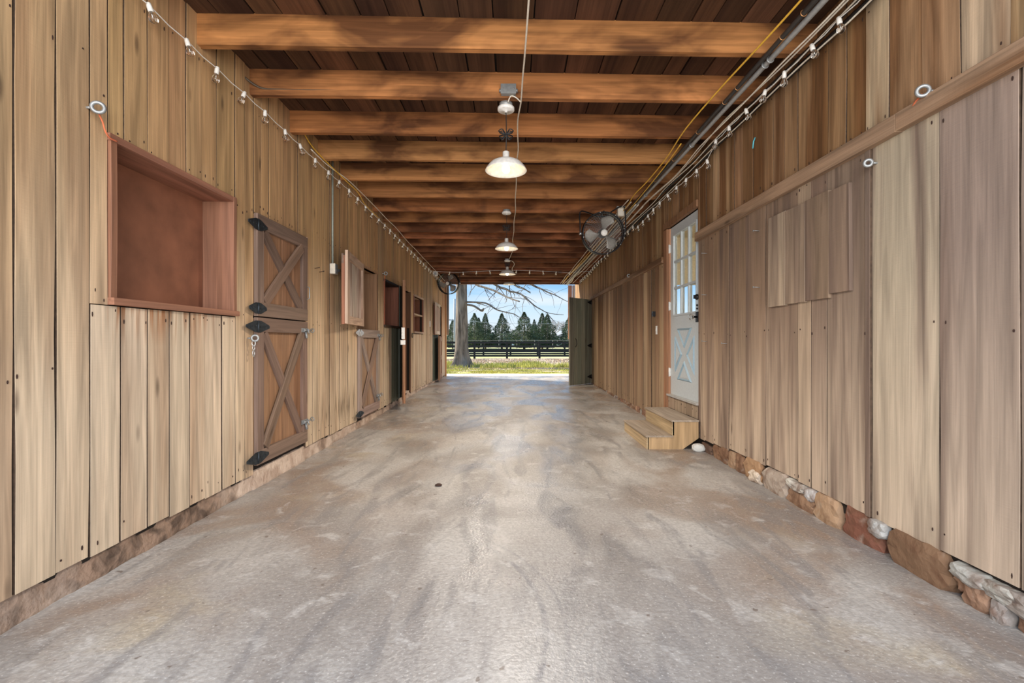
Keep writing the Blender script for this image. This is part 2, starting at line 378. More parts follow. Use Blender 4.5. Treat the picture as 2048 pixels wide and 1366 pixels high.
def board_mesh(w, t, Lh, jit=.002, segs=None, bev=.002):
    """a plank: x width, y thickness, z length; slightly wavy edges and eased front arrises"""
    segs = segs or max(2, min(7, int(Lh/.45)))
    vs = []; a, b_ = w/2, t/2; bev = min(bev, w*.2, t*.3)
    ja = R.random()*50
    for i in range(segs+1):
        z = -Lh/2 + Lh*i/segs
        l = (noise.noise(Vector((ja, z*2.3, 0))))*jit*2; r = (noise.noise(Vector((ja+9, z*2.3, 0))))*jit*2
        f = noise.noise(Vector((ja+21, z*1.7, 0)))*jit*.8
        vs += [(-a+l, b_, z), (-a+l, -b_+bev+f, z), (-a+l+bev, -b_+f, z), (a+r-bev, -b_+f, z), (a+r, -b_+bev+f, z), (a+r, b_, z)]
    n = 6
    fs = [(i*n+k, i*n+(k+1) % n, (i+1)*n+(k+1) % n, (i+1)*n+k) for i in range(segs) for k in range(n)]
    fs += [tuple(range(n-1, -1, -1)), tuple(segs*n+k for k in range(n))]
    me = bpy.data.meshes.new('board'); me.from_pydata(vs, [], [f[::-1] for f in fs]); me.update()
    return me
def board(name, parent, loc, w, t, Lh, rot, mat, color, jit=.002, segs=None, bev=.002):
    return link(name, board_mesh(w, t, Lh, jit, segs, bev), mat, parent, loc, rot, color)
def vary(c, a=.12, hue=.03):
    k = 1 + R.uniform(-a, a); return tuple(max(0, x*k*(1+R.uniform(-hue, hue))) for x in c)
RL, RR = (0, 0, PI/2), (0, 0, -PI/2)      # boards facing the aisle from the left / right wall
WX = 1.98
Hc = lambda y: 1.86 if y < 6 else 1.86 - (y-6)/7.45*.175           # joist underside above the eye
CZ = lambda y: CH + Hc(y)
FZ = lambda y: 0 if y < 5 else (.085*(y-5)/5 if y < 10 else (.085+.015*(y-10)/3.5 if y < 13.5 else .1))
END = 13.45

# ------------------------------------------------------------------ floor and ground
mb = MB(); ys = [-6, 0, 1, 2, 3, 4, 5] + [5+i*.5 for i in range(1, 11)] + [11, 12, 13, END+.15]; xs = [-3.2, -2, -1, 0, 1, 2, 3.2]
mb.add([(x, y, FZ(y)) for y in ys for x in xs], [(j*7+i, j*7+i+1, (j+1)*7+i+1, (j+1)*7+i) for j in range(len(ys)-1) for i in range(6)])
floor = mb.build('floor', 'concrete'); tag(floor, 'stained grey concrete aisle floor running down the barn', 'floor', kind='structure')
mb = MB(); mb.box(-6, 6, END+.15, 14.75, -.2, .085)
tag(mb.build('apron', 'apron'), 'sunlit pale concrete strip outside the far barn opening', 'pavement', kind='structure')
mb = MB(); nx, ny = 40, 46
vs = []
for j in range(ny):
    y = 14.6 + (j/(ny-1))**2.2*260
    for i in range(nx):
        x = (i/(nx-1)-.5)*2*(14+ (y-14)*1.6)
        z = .05 - .2*min(1, (y-14.6)/8)
        if 15 < y < 60: z += .09*noise.noise(Vector((x*.5, y*.5, 0)))
        if 24 < y < 33: z += .10*(1-abs(y-28.5)/4.5)
        vs.append((x, y, z))
mb.add(vs, [(j*nx+i, j*nx+i+1, (j+1)*nx+i+1, (j+1)*nx+i) for j in range(ny-1) for i in range(nx-1)], True)
gr = mb.build('ground', 'ground'); tag(gr, 'grass, leaf litter and paddock beyond the barn', 'ground', kind='structure')

# ------------------------------------------------------------------ ceiling
ceil = thing('ceiling', 'dark board ceiling carried on exposed warm brown joists', 'ceiling', kind='structure')
CY = [.9, 4.3, 6.0, 9.9, END+.1]
mb = MB()
for a, b_ in zip(CY[:-1], CY[1:]):
    za, zb = CZ(a)+.215, CZ(b_)+.215
    mb.add([(-2.3, a, za), (2.3, a, za), (2.3, b_, zb), (-2.3, b_, zb), (-2.3, a, za+.1), (2.3, a, za+.1), (2.3, b_, zb+.1), (-2.3, b_, zb+.1)],
           [(0, 1, 2, 3), (7, 6, 5, 4), (0, 4, 5, 1), (2, 6, 7, 3), (0, 3, 7, 4), (1, 5, 6, 2)])
mb.build('roof_deck', 'gap', ceil)
edges = [-2.02, -1.83, -1.61, -1.437, -1.165, -.95, -.77, -.56, -.33, -.12, .14, .40, .66, .92, 1.15, 1.29, 1.47, 1.66, 1.84, 2.02]
for x0, x1 in zip(edges[:-1], edges[1:]):
    c = vary((.125, .060, .032), .45, .06)
    for a, b_ in zip(CY[:-1], CY[1:]):
        if a == 6.0 and False: continue
        Lh = math.hypot(b_-a, CZ(b_)-CZ(a))-.006; ang = math.atan2(CZ(b_)-CZ(a), b_-a)
        board('ceiling_board', ceil, ((x0+x1)/2, (a+b_)/2, (CZ(a)+CZ(b_))/2+.202), x1-x0-.010, .022, Lh, (PI/2-0+ang, PI, PI) if False else (-PI/2+ang, 0, 0), 'ceiling_wood', vary(c, .18), .003, None, .003)
# joists, each set a little askew
JY = [1.03, 1.62, 2.23, 2.92, 3.50, 4.12, 4.71, 5.30, 5.91, 6.52, 7.03, 7.60, 8.05, 8.61, 9.13, 9.60, 10.12, 10.75, 11.10, 11.58, 12.08, 12.55, 13.0]
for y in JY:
    far = min(1, max(0, (y-5)/5)); c = vary((.47-.17*far, .205-.085*far, .072-.02*far), .14, .08)  # tint darkens down the aisle: dimmer light painted into the wood
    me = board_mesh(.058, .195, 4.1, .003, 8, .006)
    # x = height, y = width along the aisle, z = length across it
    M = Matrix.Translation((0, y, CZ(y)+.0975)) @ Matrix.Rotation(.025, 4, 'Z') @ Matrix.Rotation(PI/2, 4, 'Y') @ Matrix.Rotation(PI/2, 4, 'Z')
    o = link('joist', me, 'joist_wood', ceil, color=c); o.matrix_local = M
hy = END
board('header_beam', ceil, (0, hy, CH+1.69+.16), .32, .10, 4.6, (0, PI/2, 0), 'joist_wood', (.20, .10, .06))

# ------------------------------------------------------------------ walls
def wall_shell(name, side, y0, y1, zt, holes, mat='gap'):
    """solid wall behind the planks, cut around its openings"""
    mb = MB(); xa, xb = (side*(WX+.012), side*(WX+.06)); X0, X1 = min(xa, xb), max(xa, xb)
    cuts = sorted(set([y0, y1] + [h[0] for h in holes] + [h[1] for h in holes]))
    for a, b_ in zip(cuts[:-1], cuts[1:]):
        zs = [.1, zt]; hs = [h for h in holes if h[0] <= a+1e-6 and h[1] >= b_-1e-6]
        lo = .1
        for h in sorted(hs, key=lambda q: q[2]):
            if h[2] > lo: mb.box(X0, X1, a, b_, lo, h[2])
            lo = h[3]
        if lo < zt: mb.box(X0, X1, a, b_, lo, zt)
    o = mb.build(name, mat)
    return o
holesL = [(2.25, 3.21, 1.335, 2.12), (5.83, 6.67, 1.29, 2.12), (7.02, 7.88, 1.38, 2.08), (8.02, 8.83, .16, 2.08), (9.14, 10.06, 1.33, 2.05), (12.25, 12.75, .16, 2.1)]
wl = wall_shell('wall_left', -1, .9, END, 3.2, holesL)
tag(wl, 'left barn wall of vertical tan boards with stall openings', 'wall', kind='structure')
holesR = [(4.83, 5.745, .455, 2.56), (11.35, 12.25, .12, 2.15)]
wr = wall_shell('wall_right', 1, .9, 14.3, 3.2, holesR)
tag(wr, 'right barn wall of vertical brown boards above rubble stone footing', 'wall', kind='structure')
nails = {-1: MB(), 1: MB()}
def nail(side, y, z, r=.005, h=.012, x=None):
    x = x if x is not None else side*(WX-.0105)
    n = 6; vs = [(x - side*.0015*(0 if False else 1), y + r*math.cos(2*PI*k/n), z + h*math.sin(2*PI*k/n)) for k in range(n)]
    vs += [(x + side*.004, v[1], v[2]) for v in vs]
    nails[side].add(vs, [tuple(range(n))] + [(k, (k+1) % n, n+(k+1) % n, n+k) for k in range(n)])
TOPZ = 3.19
def planks(side, wall, edges, z0, z1, mat, tint, proud=0, var=.10, nz=None, jit=.003, zj=.006):
    for a, b_ in zip(edges[:-1], edges[1:]):
        gap = R.uniform(.004, .010)*(1 if side < 0 else .6); t = .02
        za = z0 + R.uniform(-zj, zj); zb = z1 + (0 if z1 > 3 else R.uniform(-zj*.5, 0))
        c = tint(a, b_) if callable(tint) else tint
        x = side*(WX + .002 + R.uniform(-.003, .003) - proud)
        o = board('plank', wall, (x, (a+b_)/2, (za+zb)/2), b_-a-gap, t, zb-za, RL if side < 0 else RR, mat, vary(c, var, .025), jit, None, .0012)
        o.data.materials.append(MATS['board_edge_shade'])
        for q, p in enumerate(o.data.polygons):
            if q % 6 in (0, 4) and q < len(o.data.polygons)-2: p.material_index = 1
        for zz in (nz or (za+.05, zb-.05)):
            for yy in ((a+.025, b_-.025) if b_-a > .1 else ((a+b_)/2,)):
                if R.random() < .65: nail(side, yy+R.uniform(-.015, .015), zz+R.uniform(-.03, .03), R.uniform(.0025, .0045), R.uniform(.004, .013), side*(abs(x)-.0105))
def split(a, b_, lo=.12, hi=.18):
    e = [a]
    while e[-1] < b_ - hi*1.15: e.append(e[-1] + R.uniform(lo, hi))
    if b_ - e[-1] > hi*1.2: e.append((e[-1]+b_)/2)
    return e + [b_]
TL = (.57, .355, .175); TLn = (.57, .385, .215)
WB = .122
ZN = (.20, 1.05, 2.15, 2.95)
planks(-1, wl, [.95, 1.18, 1.38, 1.58, 1.80, 1.967, 2.125], WB, TOPZ, 'plank_left', TLn, nz=(.19, 1.0, 2.45), jit=.005)
planks(-1, wl, [2.125, 2.29, 2.458, 2.619, 2.781, 2.92, 3.09, 3.24], WB, 1.306, 'plank_left', (.60, .47, .345), nz=(.19, 1.26), jit=.004)
planks(-1, wl, [2.125, 2.225], 1.31, TOPZ, 'plank_left', TLn, nz=(1.35, 2.3))
planks(-1, wl, [2.225, 2.313, 2.46, 2.615, 2.755, 2.888, 3.04, 3.24], 2.15, TOPZ, 'plank_left', TL, nz=(2.19, 2.9))
planks(-1, wl, [3.24, 3.36, 3.474], WB, TOPZ, 'plank_left', TL, nz=(.19, 1.3, 2.1))
planks(-1, wl, split(3.474, 4.345, .10, .14), 2.115, TOPZ, 'plank_left', TL, nz=(2.17, 2.9))
planks(-1, wl, split(4.345, 5.80, .12, .19), WB, TOPZ, 'plank_left', TL, nz=(.2, 1.3, 2.2))
planks(-1, wl, split(5.80, 6.70, .13, .18), 2.125, TOPZ, 'plank_left', TL, nz=(2.17,))
planks(-1, wl, [6.70, 6.86, 7.0], WB, TOPZ, 'plank_left', (.46, .31, .18), nz=(.2, 1.3))
planks(-1, wl, split(7.0, 7.9, .12, .16), 2.10, TOPZ, 'plank_left', TL, nz=(2.15,))
planks(-1, wl, split(7.0, 7.45, .12, .15), WB+.01, 1.36, 'plank_left', (.33, .26, .17), nz=(.2,))
planks(-1, wl, split(7.45, 7.98, .12, .15), WB+.01, 1.36, 'green_wood', (.17, .19, .14), nz=(.2,))
planks(-1, wl, [7.9, 8.0], 1.36, TOPZ, 'plank_left', TL)
planks(-1, wl, split(8.0, 8.84, .12, .16), 2.09, TOPZ, 'plank_left', TL, nz=(2.15,))
planks(-1, wl, [8.84, 8.98, 9.1], .13, TOPZ, 'plank_left', TL, nz=(.2, 1.3))
planks(-1, wl, split(9.1, 10.1, .12, .17), .14, 1.29, 'plank_left', (.52, .40, .28), nz=(.2,))
planks(-1, wl, split(9.1, 10.1, .12, .17), 2.09, TOPZ, 'plank_left', TL)
planks(-1, wl, split(10.1, 11.3, .12, .17), .14, TOPZ, 'plank_left', (.50, .36, .22), nz=(.2, 1.3))
planks(-1, wl, split(11.3, 12.22, .12, .17), .14, 1.30, 'green_wood', (.10, .13, .10))
planks(-1, wl, split(11.3, 12.22, .12, .17), 1.30, TOPZ, 'plank_left', TL)
planks(-1, wl, split(12.22, 12.78, .12, .17), 2.1, TOPZ, 'plank_left', TL)
planks(-1, wl, [12.78, 12.95, 13.1, 13.28, 13.43], .15, TOPZ, 'plank_left', (.46, .24, .10), nz=(.2, 1.3))
# right wall
def tint_rt(a, b_):
    if 2.34 < a < 2.5: return (.55, .44, .28)
    if 1.75 < a < 1.85: return (.50, .38, .26)
    return R.choice([(.34, .20, .10), (.42, .26, .14), (.28, .155, .07), (.48, .32, .18), (.36, .215, .115)])
E_up = [.95, 1.15, 1.36, 1.58, 1.80, 2.0, 2.19, 2.38, 2.534, 2.685, 2.837, 2.99, 3.14, 3.29, 3.43, 3.59]
planks(1, wr, E_up, 2.20, TOPZ, 'plank_right_top', tint_rt, nz=(2.32, 2.97), jit=.004)
planks(1, wr, split(3.59, 4.83, .13, .17), 2.20, TOPZ, 'plank_right_top', tint_rt, nz=(2.32, 2.97))
planks(1, wr, split(4.83, 5.86, .12, .15), 2.62, TOPZ, 'plank_right_top', tint_rt, nz=(2.97,))
planks(1, wr, split(5.86, 14.25, .12, .16), 2.15, TOPZ, 'plank_right_top', lambda a, b_: R.choice([(.30, .17, .08), (.36, .21, .10), (.42, .27, .14)]) if a < 8.5 else R.choice([(.40, .23, .11), (.46, .29, .15)]), nz=(2.3,))
WBR = lambda y: .168 if y < 3.6 else (.168 - (y-3.6)/1.2*.06 if y < 4.8 else .108)
low = [(.95, 1.25), (1.25, 1.5), (1.5, 1.766), (1.766, 2.10), (2.10, 2.496), (2.496, 2.534), (2.534, 2.846), (2.846, 3.0), (3.0, 3.139), (3.139, 3.533), (3.533, 3.84), (3.84, 4.14), (4.14, 4.45), (4.45, 4.66), (4.66, 4.82)]
lc = {1.766: (.33, .25, .20), 2.10: (.50, .41, .30), 2.496: (.24, .18, .14), 2.534: (.29, .21, .155), 2.846: (.25, .175, .13), 3.0: (.38, .28, .20), 3.139: (.25, .17, .12), 3.533: (.30, .20, .135), 3.84: (.26, .175, .115), 4.14: (.32, .21, .135), 4.45: (.29, .19, .12), 4.66: (.38, .27, .18)}
for a, b_ in low:
    planks(1, wr, [a, b_], WBR(a), 2.20, 'plank_right_low', lc.get(a, (.42, .34, .26)), var=.04, nz=(WBR(a)+.06, 1.2, 2.15), jit=.004, proud=.008 if b_-a < .06 else 0)
planks(1, wr, [4.83, 5.0, 5.16, 5.33, 5.52, 5.745], .30, .455, 'plank_right_far', (.33, .26, .20), nz=(.40,))
er = [5.86, 6.0, 6.1, 6.28, 6.42, 6.6, 6.82, 6.98, 7.18, 7.38, 7.6, 7.78, 7.98, 8.15, 8.4, 8.6, 8.85, 9.1, 9.3, 9.55, 9.85, 10.1, 10.4, 10.7, 11.0, 11.3]
for i, (a, b_) in enumerate(zip(er[:-1], er[1:])):
    planks(1, wr, [a, b_], .108, 2.15, 'plank_right_far', R.choice([(.22, .135, .075), (.31, .195, .11), (.50, .35, .22), (.27, .155, .085), (.40, .265, .155)]), var=.08, proud=R.choice([0, 0, .01]), nz=(.2, 2.1))
planks(1, wr, split(12.28, 14.25, .13, .18), .12, 2.15, 'plank_right_far', (.48, .33, .22))
for s, wobj in ((-1, wl), (1, wr)):
    o = nails[s].build('nail_heads', 'rust', wobj); o['kind'] = 'stuff'; o['label'] = 'rusty nail heads and their dark stains'
# rails on right wall
def rail(name, a, b_, z0, z1, label):
    o = board(name, None, (WX-.028, (a+b_)/2, (z0+z1)/2), z1-z0, .042, b_-a, (PI/2, 0, -PI/2), 'plank_right_top', (.36, .235, .15), .002, 12, .003)
    M = Matrix.Translation((WX-.030, (a+b_)/2, (z0+z1)/2)) @ Matrix(((0, 1, 0), (0, 0, 1), (1, 0, 0))).to_4x4()
    o.matrix_world = M
    return tag(o, label, 'rail', kind='structure')
rail('trim_1', 1.0, 2.29, 2.19, 2.282, 'horizontal wooden rail nailed across the near right wall')
rail('trim_2', 2.294, 4.81, 2.187, 2.278, 'horizontal wooden rail ending at the white door')
rail('trim_3', 5.88, 11.2, 2.145, 2.222, 'horizontal wooden rail between white door and green door')

# ------------------------------------------------------------------ wall footings
mb = MB(); yy = [.9+i*.045 for i in range(int((END-.9)/.045)+1)]
zs = [0, .25, .5, .75, 1.0]; k = len(zs)
for y in yy:
    for q in zs:
        d = noise.fractal(Vector((y*5, q*1.3, 3)), .8, 2, 5)*.028
        sm = 1.0 if not (3.45 < y < 4.36) else .25
        x = -WX + .006 - q*.022 + d*sm*(1-.75*q) + (.02 if 3.45 < y < 4.36 else 0)*(1-q)
        mb.v.append((x, y, FZ(y)-.03 + q*(.185 if FZ(y) < .03 else .15)))
for i in range(len(yy)-1):
    for j in range(k-1):
        mb.f.append((i*k+j, (i+1)*k+j, (i+1)*k+j+1, i*k+j+1)); mb.sm.append(True)
nb_ = len(mb.v)                       # close the strip at the back
for y in yy: mb.v += [(-WX-.2, y, FZ(y)-.03), (-WX-.2, y, FZ(y)-.03+(.185 if FZ(y) < .03 else .15))]
for i in range(len(yy)-1):
    p, q = nb_+2*i, nb_+2*i+2
    mb.f += [(i*k+k-1, (i+1)*k+k-1, q+1, p+1), (p+1, q+1, q, p), (p, q, (i+1)*k, i*k)]; mb.sm += [False]*3
ft = mb.build('footing_rubble', 'rubble', wl)
ft['kind'] = 'stuff'; ft['label'] = 'crumbling pinkish mortar and rubble under the boards'
# right: stones (y0, y1 from the aisle; z0, z1; how far proud; tint)
def stone(y0, y1, z0, z1, x, c, par, name='stone', sq=.72, seed=None):
    bm = bmesh.new(); bmesh.ops.create_icosphere(bm, subdivisions=3, radius=1)
    s = R.random()*99
    for v in bm.verts:
        p = v.co.copy()
        mxx = max(abs(p.x), abs(p.y), abs(p.z)); p = p.lerp(p/mxx, sq)
        d = 1 + .16*noise.noise(p*1.3 + Vector((s, 0, 0))) + .10*noise.noise(p*3.0 + Vector((s, 9, 0))) + .03*noise.noise(p*8 + Vector((s, 9, 0)))
        v.co = Vector((p.x*.07, p.y*(y1-y0)/2*.96, p.z*(z1-z0)/2*1.08))*d
    me = bpy.data.meshes.new(name); bm.to_mesh(me); bm.free()
    for p in me.polygons: p.use_smooth = False
    return link(name, me, 'stone', par, ((x+.065), (y0+y1)/2, (z0+z1)/2), None, c)
foot = thing('stone_footing', 'rough rubble stone footing beneath the right wall boards', 'footing', (0, 0, 0), kind='structure')
BR, TN, WH, RD, GY = (.25, .14, .085), (.38, .24, .15), (.44, .43, .40), (.21, .085, .05), (.32, .28, .25)
SL = [(1.50, 1.80, -.03, .10, 1.99, BR), (1.58, 1.84, .06, .15, 1.965, GY), (1.77, 1.90, .08, .15, 1.96, WH), (1.80, 1.87, -.01, .08, 1.96, GY), (1.86, 1.99, -.01, .10, 1.965, TN), (1.88, 2.04, .09, .155, 1.95, WH), (1.96, 2.03, .03, .10, 1.98, BR),
      (2.02, 2.40, -.02, .165, 1.965, (.21, .12, .07)), (2.38, 2.50, .08, .17, 1.95, WH), (2.42, 2.72, -.03, .165, 1.975, RD), (2.73, 2.96, -.03, .165, 1.965, (.44, .28, .17)), (2.93, 3.26, -.03, .12, 1.97, (.34, .21, .13)), (2.94, 3.04, .08, .16, 1.955, WH), (3.04, 3.27, .10, .16, 1.955, (.60, .59, .54)),
      (3.24, 3.58, -.03, .165, 1.965, (.42, .33, .27)), (3.56, 3.88, -.02, .16, 1.97, (.40, .24, .13)), (3.58, 3.74, -.01, .09, 1.945, (.62, .54, .42)), (3.86, 4.02, -.02, .15, 1.975, BR), (4.00, 4.16, -.02, .14, 1.975, TN), (4.14, 4.32, -.02, .14, 1.975, BR), (4.3, 4.5, -.02, .13, 1.985, BR), (4.5, 4.8, -.03, .08, 1.99, (.12, .07, .05))]
for s in SL: stone(s[0], s[1], s[2], s[3], s[4]-.01, vary(s[5], .1), foot)
y = 5.75
while y < 11.3:
    d = R.uniform(.12, .32); z = FZ(y)
    stone(y, y+d, z-.03, .115+R.uniform(-.01, .01), 1.965+R.uniform(-.012, .012), vary(R.choice([BR, TN, GY, GY, BR]), .15), foot); y += d*.97
mb = MB(); mb.box(2.02, 2.10, .9, 14.3, -.05, .16); mb.build('footing_core', 'stall_dark', foot)
o = stone(4.68, 4.77, .0, .085, 1.85, (.62, .62, .58), None, 'loose_stone', .15); o.location = (1.915, 4.68, .036)
tag(o, 'fist-sized whitish stone on the floor beside the wooden steps', 'stone')
# small crumb on the floor
mb = MB(); mb.lathe([(.0, 0), (.022, .003), (.03, .008), (.018, .016), (.004, .02)], (0, 0, 0), 7)
o = mb.build('dirt_clod', 'rust', None, (-.575, 3.56, 0), (0, 0, .4)); tag(o, 'small dark clod of dirt on the concrete floor', 'dirt clod')

# ------------------------------------------------------------------ feed niche, left wall
RED = (.36, .17, .105)
def niche(name, label, y0, y1, z0, z1, depth, jc, back, bc, shelf=None, caps=None, fr=.035, trim_mat='door_wood', proud=.02, lintel=None):
    t = thing(name, label, 'wall niche', (-WX, y0, z0)); W = y1-y0; H = z1-z0; D = depth
    bm_ = MB(); bm_.box(-D-.02, -D, 0, W, 0, H); bk = bm_.build('back_panel', back, t, color=bc)
    if back != 'plywood_back':
        bk.data.materials.clear(); bk.data.materials.append(MATS[back])
    for yy in (fr/2, W-fr/2): board('jamb', t, ((proud-D)/2, yy, H/2), D+proud, fr, H, (0, 0, 0), 'panel_wood', vary(jc, .08))
    # head and sill: boards lying along Y
    for nm, zz, pr, hh in (('head', H-fr/2, proud, fr), ('sill', fr/2, proud+.02, fr)):
        o = link(nm, board_mesh(D+pr, hh, W+.01, .001), 'panel_wood', t, color=vary(caps or jc, .08))
        o.matrix_local = Matrix.Translation(((pr-D)/2, W/2, zz)) @ Matrix(((1, 0, 0), (0, 0, 1), (0, -1, 0))).to_4x4()
    if shelf:
        o = link('shelf', board_mesh(D, .03, W-2*fr, .001), 'plank_left', t, color=(.60, .44, .30))
        o.matrix_local = Matrix.Translation((-D/2, W/2, shelf-z0)) @ Matrix(((1, 0, 0), (0, 0, 1), (0, -1, 0))).to_4x4()
    return t
niche('feed_niche', 'large recessed feed opening lined with reddish brown plywood, nearest on the left wall', 2.225, 3.24, 1.31, 2.15, .20, RED, 'plywood_back', RED)
niche('feed_niche', 'dark reddish recessed opening with black trim above green-stained boards', 7.0, 7.9, 1.355, 2.10, .22, (.27, .10, .06), 'plywood_back', RED, caps=(.03, .028, .026))
niche('shelf_niche', 'recessed cubby with one middle shelf and pale frame', 9.1, 10.1, 1.30, 2.085, .30, (.24, .10, .06), 'plywood_back', RED, shelf=1.69, caps=(.62, .46, .32))
board('corner_post', None, (-WX+.012, 7.955, 1.125), .12, .05, 1.95, RL, 'green_wood', (.07, .075, .06)); tag(COL.objects['corner_post'], 'dark greenish post between black-trimmed opening and the open plank door', 'post', kind='structure')

# ------------------------------------------------------------------ stall doors
DK = (.25, .165, .125); PN = (.33, .185, .105)
def strap_hinge(parent, y, z, Lh=.13, w=.075, two=True, bright=False, x=.0365):
    """diamond strap hinge lying on the boards; long axis along Y"""
    mb = MB()
    def leaf(s, m):
        poly = [(y+s*.008, z+w/2), (y+s*.035, z+w/2), (y+s*Lh, z+.010), (y+s*Lh, z-.010), (y+s*.035, z-w/2), (y+s*.008, z-w/2)]
        m.prism(poly, x, x+.005, 'yz')
    leaf(-1, mb); leaf(1, mb)
    mb.tube([(x+.004, y, z-w/2), (x+.004, y, z+w/2)], .009, 8)
    for s in (-1, 1):
        for d in (.03, .07, .105): mb.lathe([(.006, 0), (.005, .003)], (x+.005, y+s*d, z), 6, 'x')
    return mb.build('strap_hinge', 'aluminium' if bright else 'dark_steel', parent)
def bolt_latch(parent, y, z, x=.036):
    mb = MB(); mb.box(x, x+.005, y-.08, y+.04, z-.02, z+.02)
    mb.tube([(x+.016, y-.07, z), (x+.016, y+.10, z)], .007, 6)
    mb.tube([(x+.016, y-.02, z), (x+.035, y-.02, z+.005), (x+.045, y-.02, z-.03)], .006, 6)
    for d in (-.06, .02): mb.torus(.012, .004, (x+.014, y+d, z), 'y', 10, 5)
    mb.torus(.018, .0045, (x+.014, y+.115, z), 'y', 12, 5)
    mb.tube([(x+.01, y-.01, z-.015), (x+.018, y-.01, z-.075)], .011, 6)
    return mb.build('bolt_latch', 'galvanised', parent)
def xleaf(name, label, loc, rotz, W, H, group=None, mat='door_wood', fc=DK, pc=PN, st=.11, mirror=False, tilt=0, under=False):
    """Dutch door leaf: hinge edge at local y=0, face towards local +x, foot at z=0"""
    t = thing(name, label, 'stall door', loc, rotz, group, kind='thing'); T = .022
    nb = 4
    for i in range(nb):
        board('panel_board', t, (-.004, W*(i+.5)/nb, H/2), W/nb-.002, .02, H-.01, RL, 'panel_wood', vary(pc, .08), .0005)
    for yy in (st*.42, W-st*.42): board('stile', t, (.020, yy, H/2), st*.84, .028, H, RL, mat, vary(fc, .1), .001)
    def rail_(zz, hh):
        o = link('rail', board_mesh(hh, .028, W-.002, .001), mat, t, color=vary(fc, .1))
        o.matrix_local = Matrix.Translation((.021+.001, W/2, zz)) @ Matrix(((0, -1, 0), (0, 0, 1), (-1, 0, 0))).to_4x4()
    rail_(st/2, st); rail_(H-st/2, st)
    a0, a1, b0, b1 = st*.9, W-st*.9, st*.95, H-st*.95
    for k_, (ya, yb) in enumerate(((a1, a0), (a0, a1))):
        Lh = math.hypot(yb-ya, b1-b0) - .04; ang = math.atan2(yb-ya, b1-b0)
        o = link('cross_brace', board_mesh(.085, .024, Lh, .001), mat, t, color=vary((.27, .175, .125) if k_ else fc, .1))
        o.matrix_local = Matrix.Translation((.018+.012*k_, W/2, H/2)) @ Matrix.Rotation(-ang, 4, 'X') @ Matrix.Rotation(PI/2, 4, 'Z')
    return t
t = xleaf('stall_door', 'closed upper stall door with wooden cross brace beside the big feed opening', (-WX, 3.482, 1.325), 0, .85, .79)
strap_hinge(t, .0, .70, .13, .085); strap_hinge(t, .0, .06, .12, .085, bright=False)
mb = MB(); mb.tube([(.05, .80, .20), (.075, .80, .21), (.075, .80, .31), (.05, .80, .32)], .005, 6); mb.build('pull_handle', 'galvanised', t)
mb = MB(); mb.box(-.01, .03, .853, .868, .02, .80); mb.build('door_stop', 'panel_wood', t, color=(.60, .40, .26))
t = xleaf('stall_door', 'closed lower stall door with tall wooden cross brace beneath the upper one', (-WX, 3.482, .18), 0, .85, 1.135)
strap_hinge(t, .0, 1.065, .16, .09); strap_hinge(t, .0, .06, .15, .09)
bolt_latch(t, .80, 1.055); bolt_latch(t, .80, .20)
t = xleaf('stall_door', 'weathered lower stall door with cross brace below an open upper half', (-WX, 5.815, .15), 0, .88, 1.14, fc=(.33, .25, .21), pc=(.36, .23, .15))
strap_hinge(t, .0, 1.09, .15, .09, bright=True); strap_hinge(t, .0, .05, .14, .08)
bolt_latch(t, .84, 1.07); bolt_latch(t, .80, .20)
# opened upper half: inner face chewed and whitewashed
def framed_leaf(name, label, hinge, ang, W, H, th, fc, pc, ec):
    """leaf swung back along the wall: hinge edge at local origin, body along local -y, inner face to local +x"""
    t = thing(name, label, 'stall door', hinge, ang, kind='thing')
    nb = 3; pw = W-.10
    for i in range(nb): board('panel_board', t, (0, -.05-pw*(i+.5)/nb, H/2), pw/nb-.003, .02, H-.08, RL, 'whitewash_wood', vary(pc, .08), .001)
    for yy in (.045, W-.045): board('stile', t, (.018, -yy, H/2), .09, .03, H, RL, 'whitewash_wood', vary(fc, .06), .003)
    for zz in (.045, H-.045):
        o = link('rail', board_mesh(.09, .03, W-.17, .003), 'whitewash_wood', t, color=vary(fc, .06))
        o.matrix_local = Matrix.Translation((.018, -W/2, zz)) @ Matrix(((0, -1, 0), (0, 0, 1), (-1, 0, 0))).to_4x4()
    board('edge_board', t, (-.016, -W+.022, H/2-.03), .045, .034, H-.05, RL, 'panel_wood', ec, .002)
    board('edge_board', t, (-.016, -.022, H/2), .045, .034, H-.02, RL, 'panel_wood', ec, .002)
    for zz in (.09, H-.09):
        o = link('outer_rail', board_mesh(.11, .022, W, .001), 'door_wood', t, color=DK)
        o.matrix_local = Matrix.Translation((-.022, -W/2, zz)) @ Matrix(((0, -1, 0), (0, 0, 1), (-1, 0, 0))).to_4x4()
    return t
framed_leaf('stall_door', 'opened upper stall door with chewed whitewashed panel swung back on the wall', (-1.945, 5.88, 1.325), -math.atan2(.15, .95)*-1*-1 if False else math.atan2(.13, .95), .95, .80, .06, (.62, .45, .34), (.60, .50, .42), (.40, .17, .10))
framed_leaf('stall_door', 'distant opened upper stall door with pale framed panel near far opening', (-1.955, 12.2, 1.31), math.atan2(.04, .9), .88, .80, .06, (.66, .55, .46), (.50, .36, .28), (.20, .09, .06))
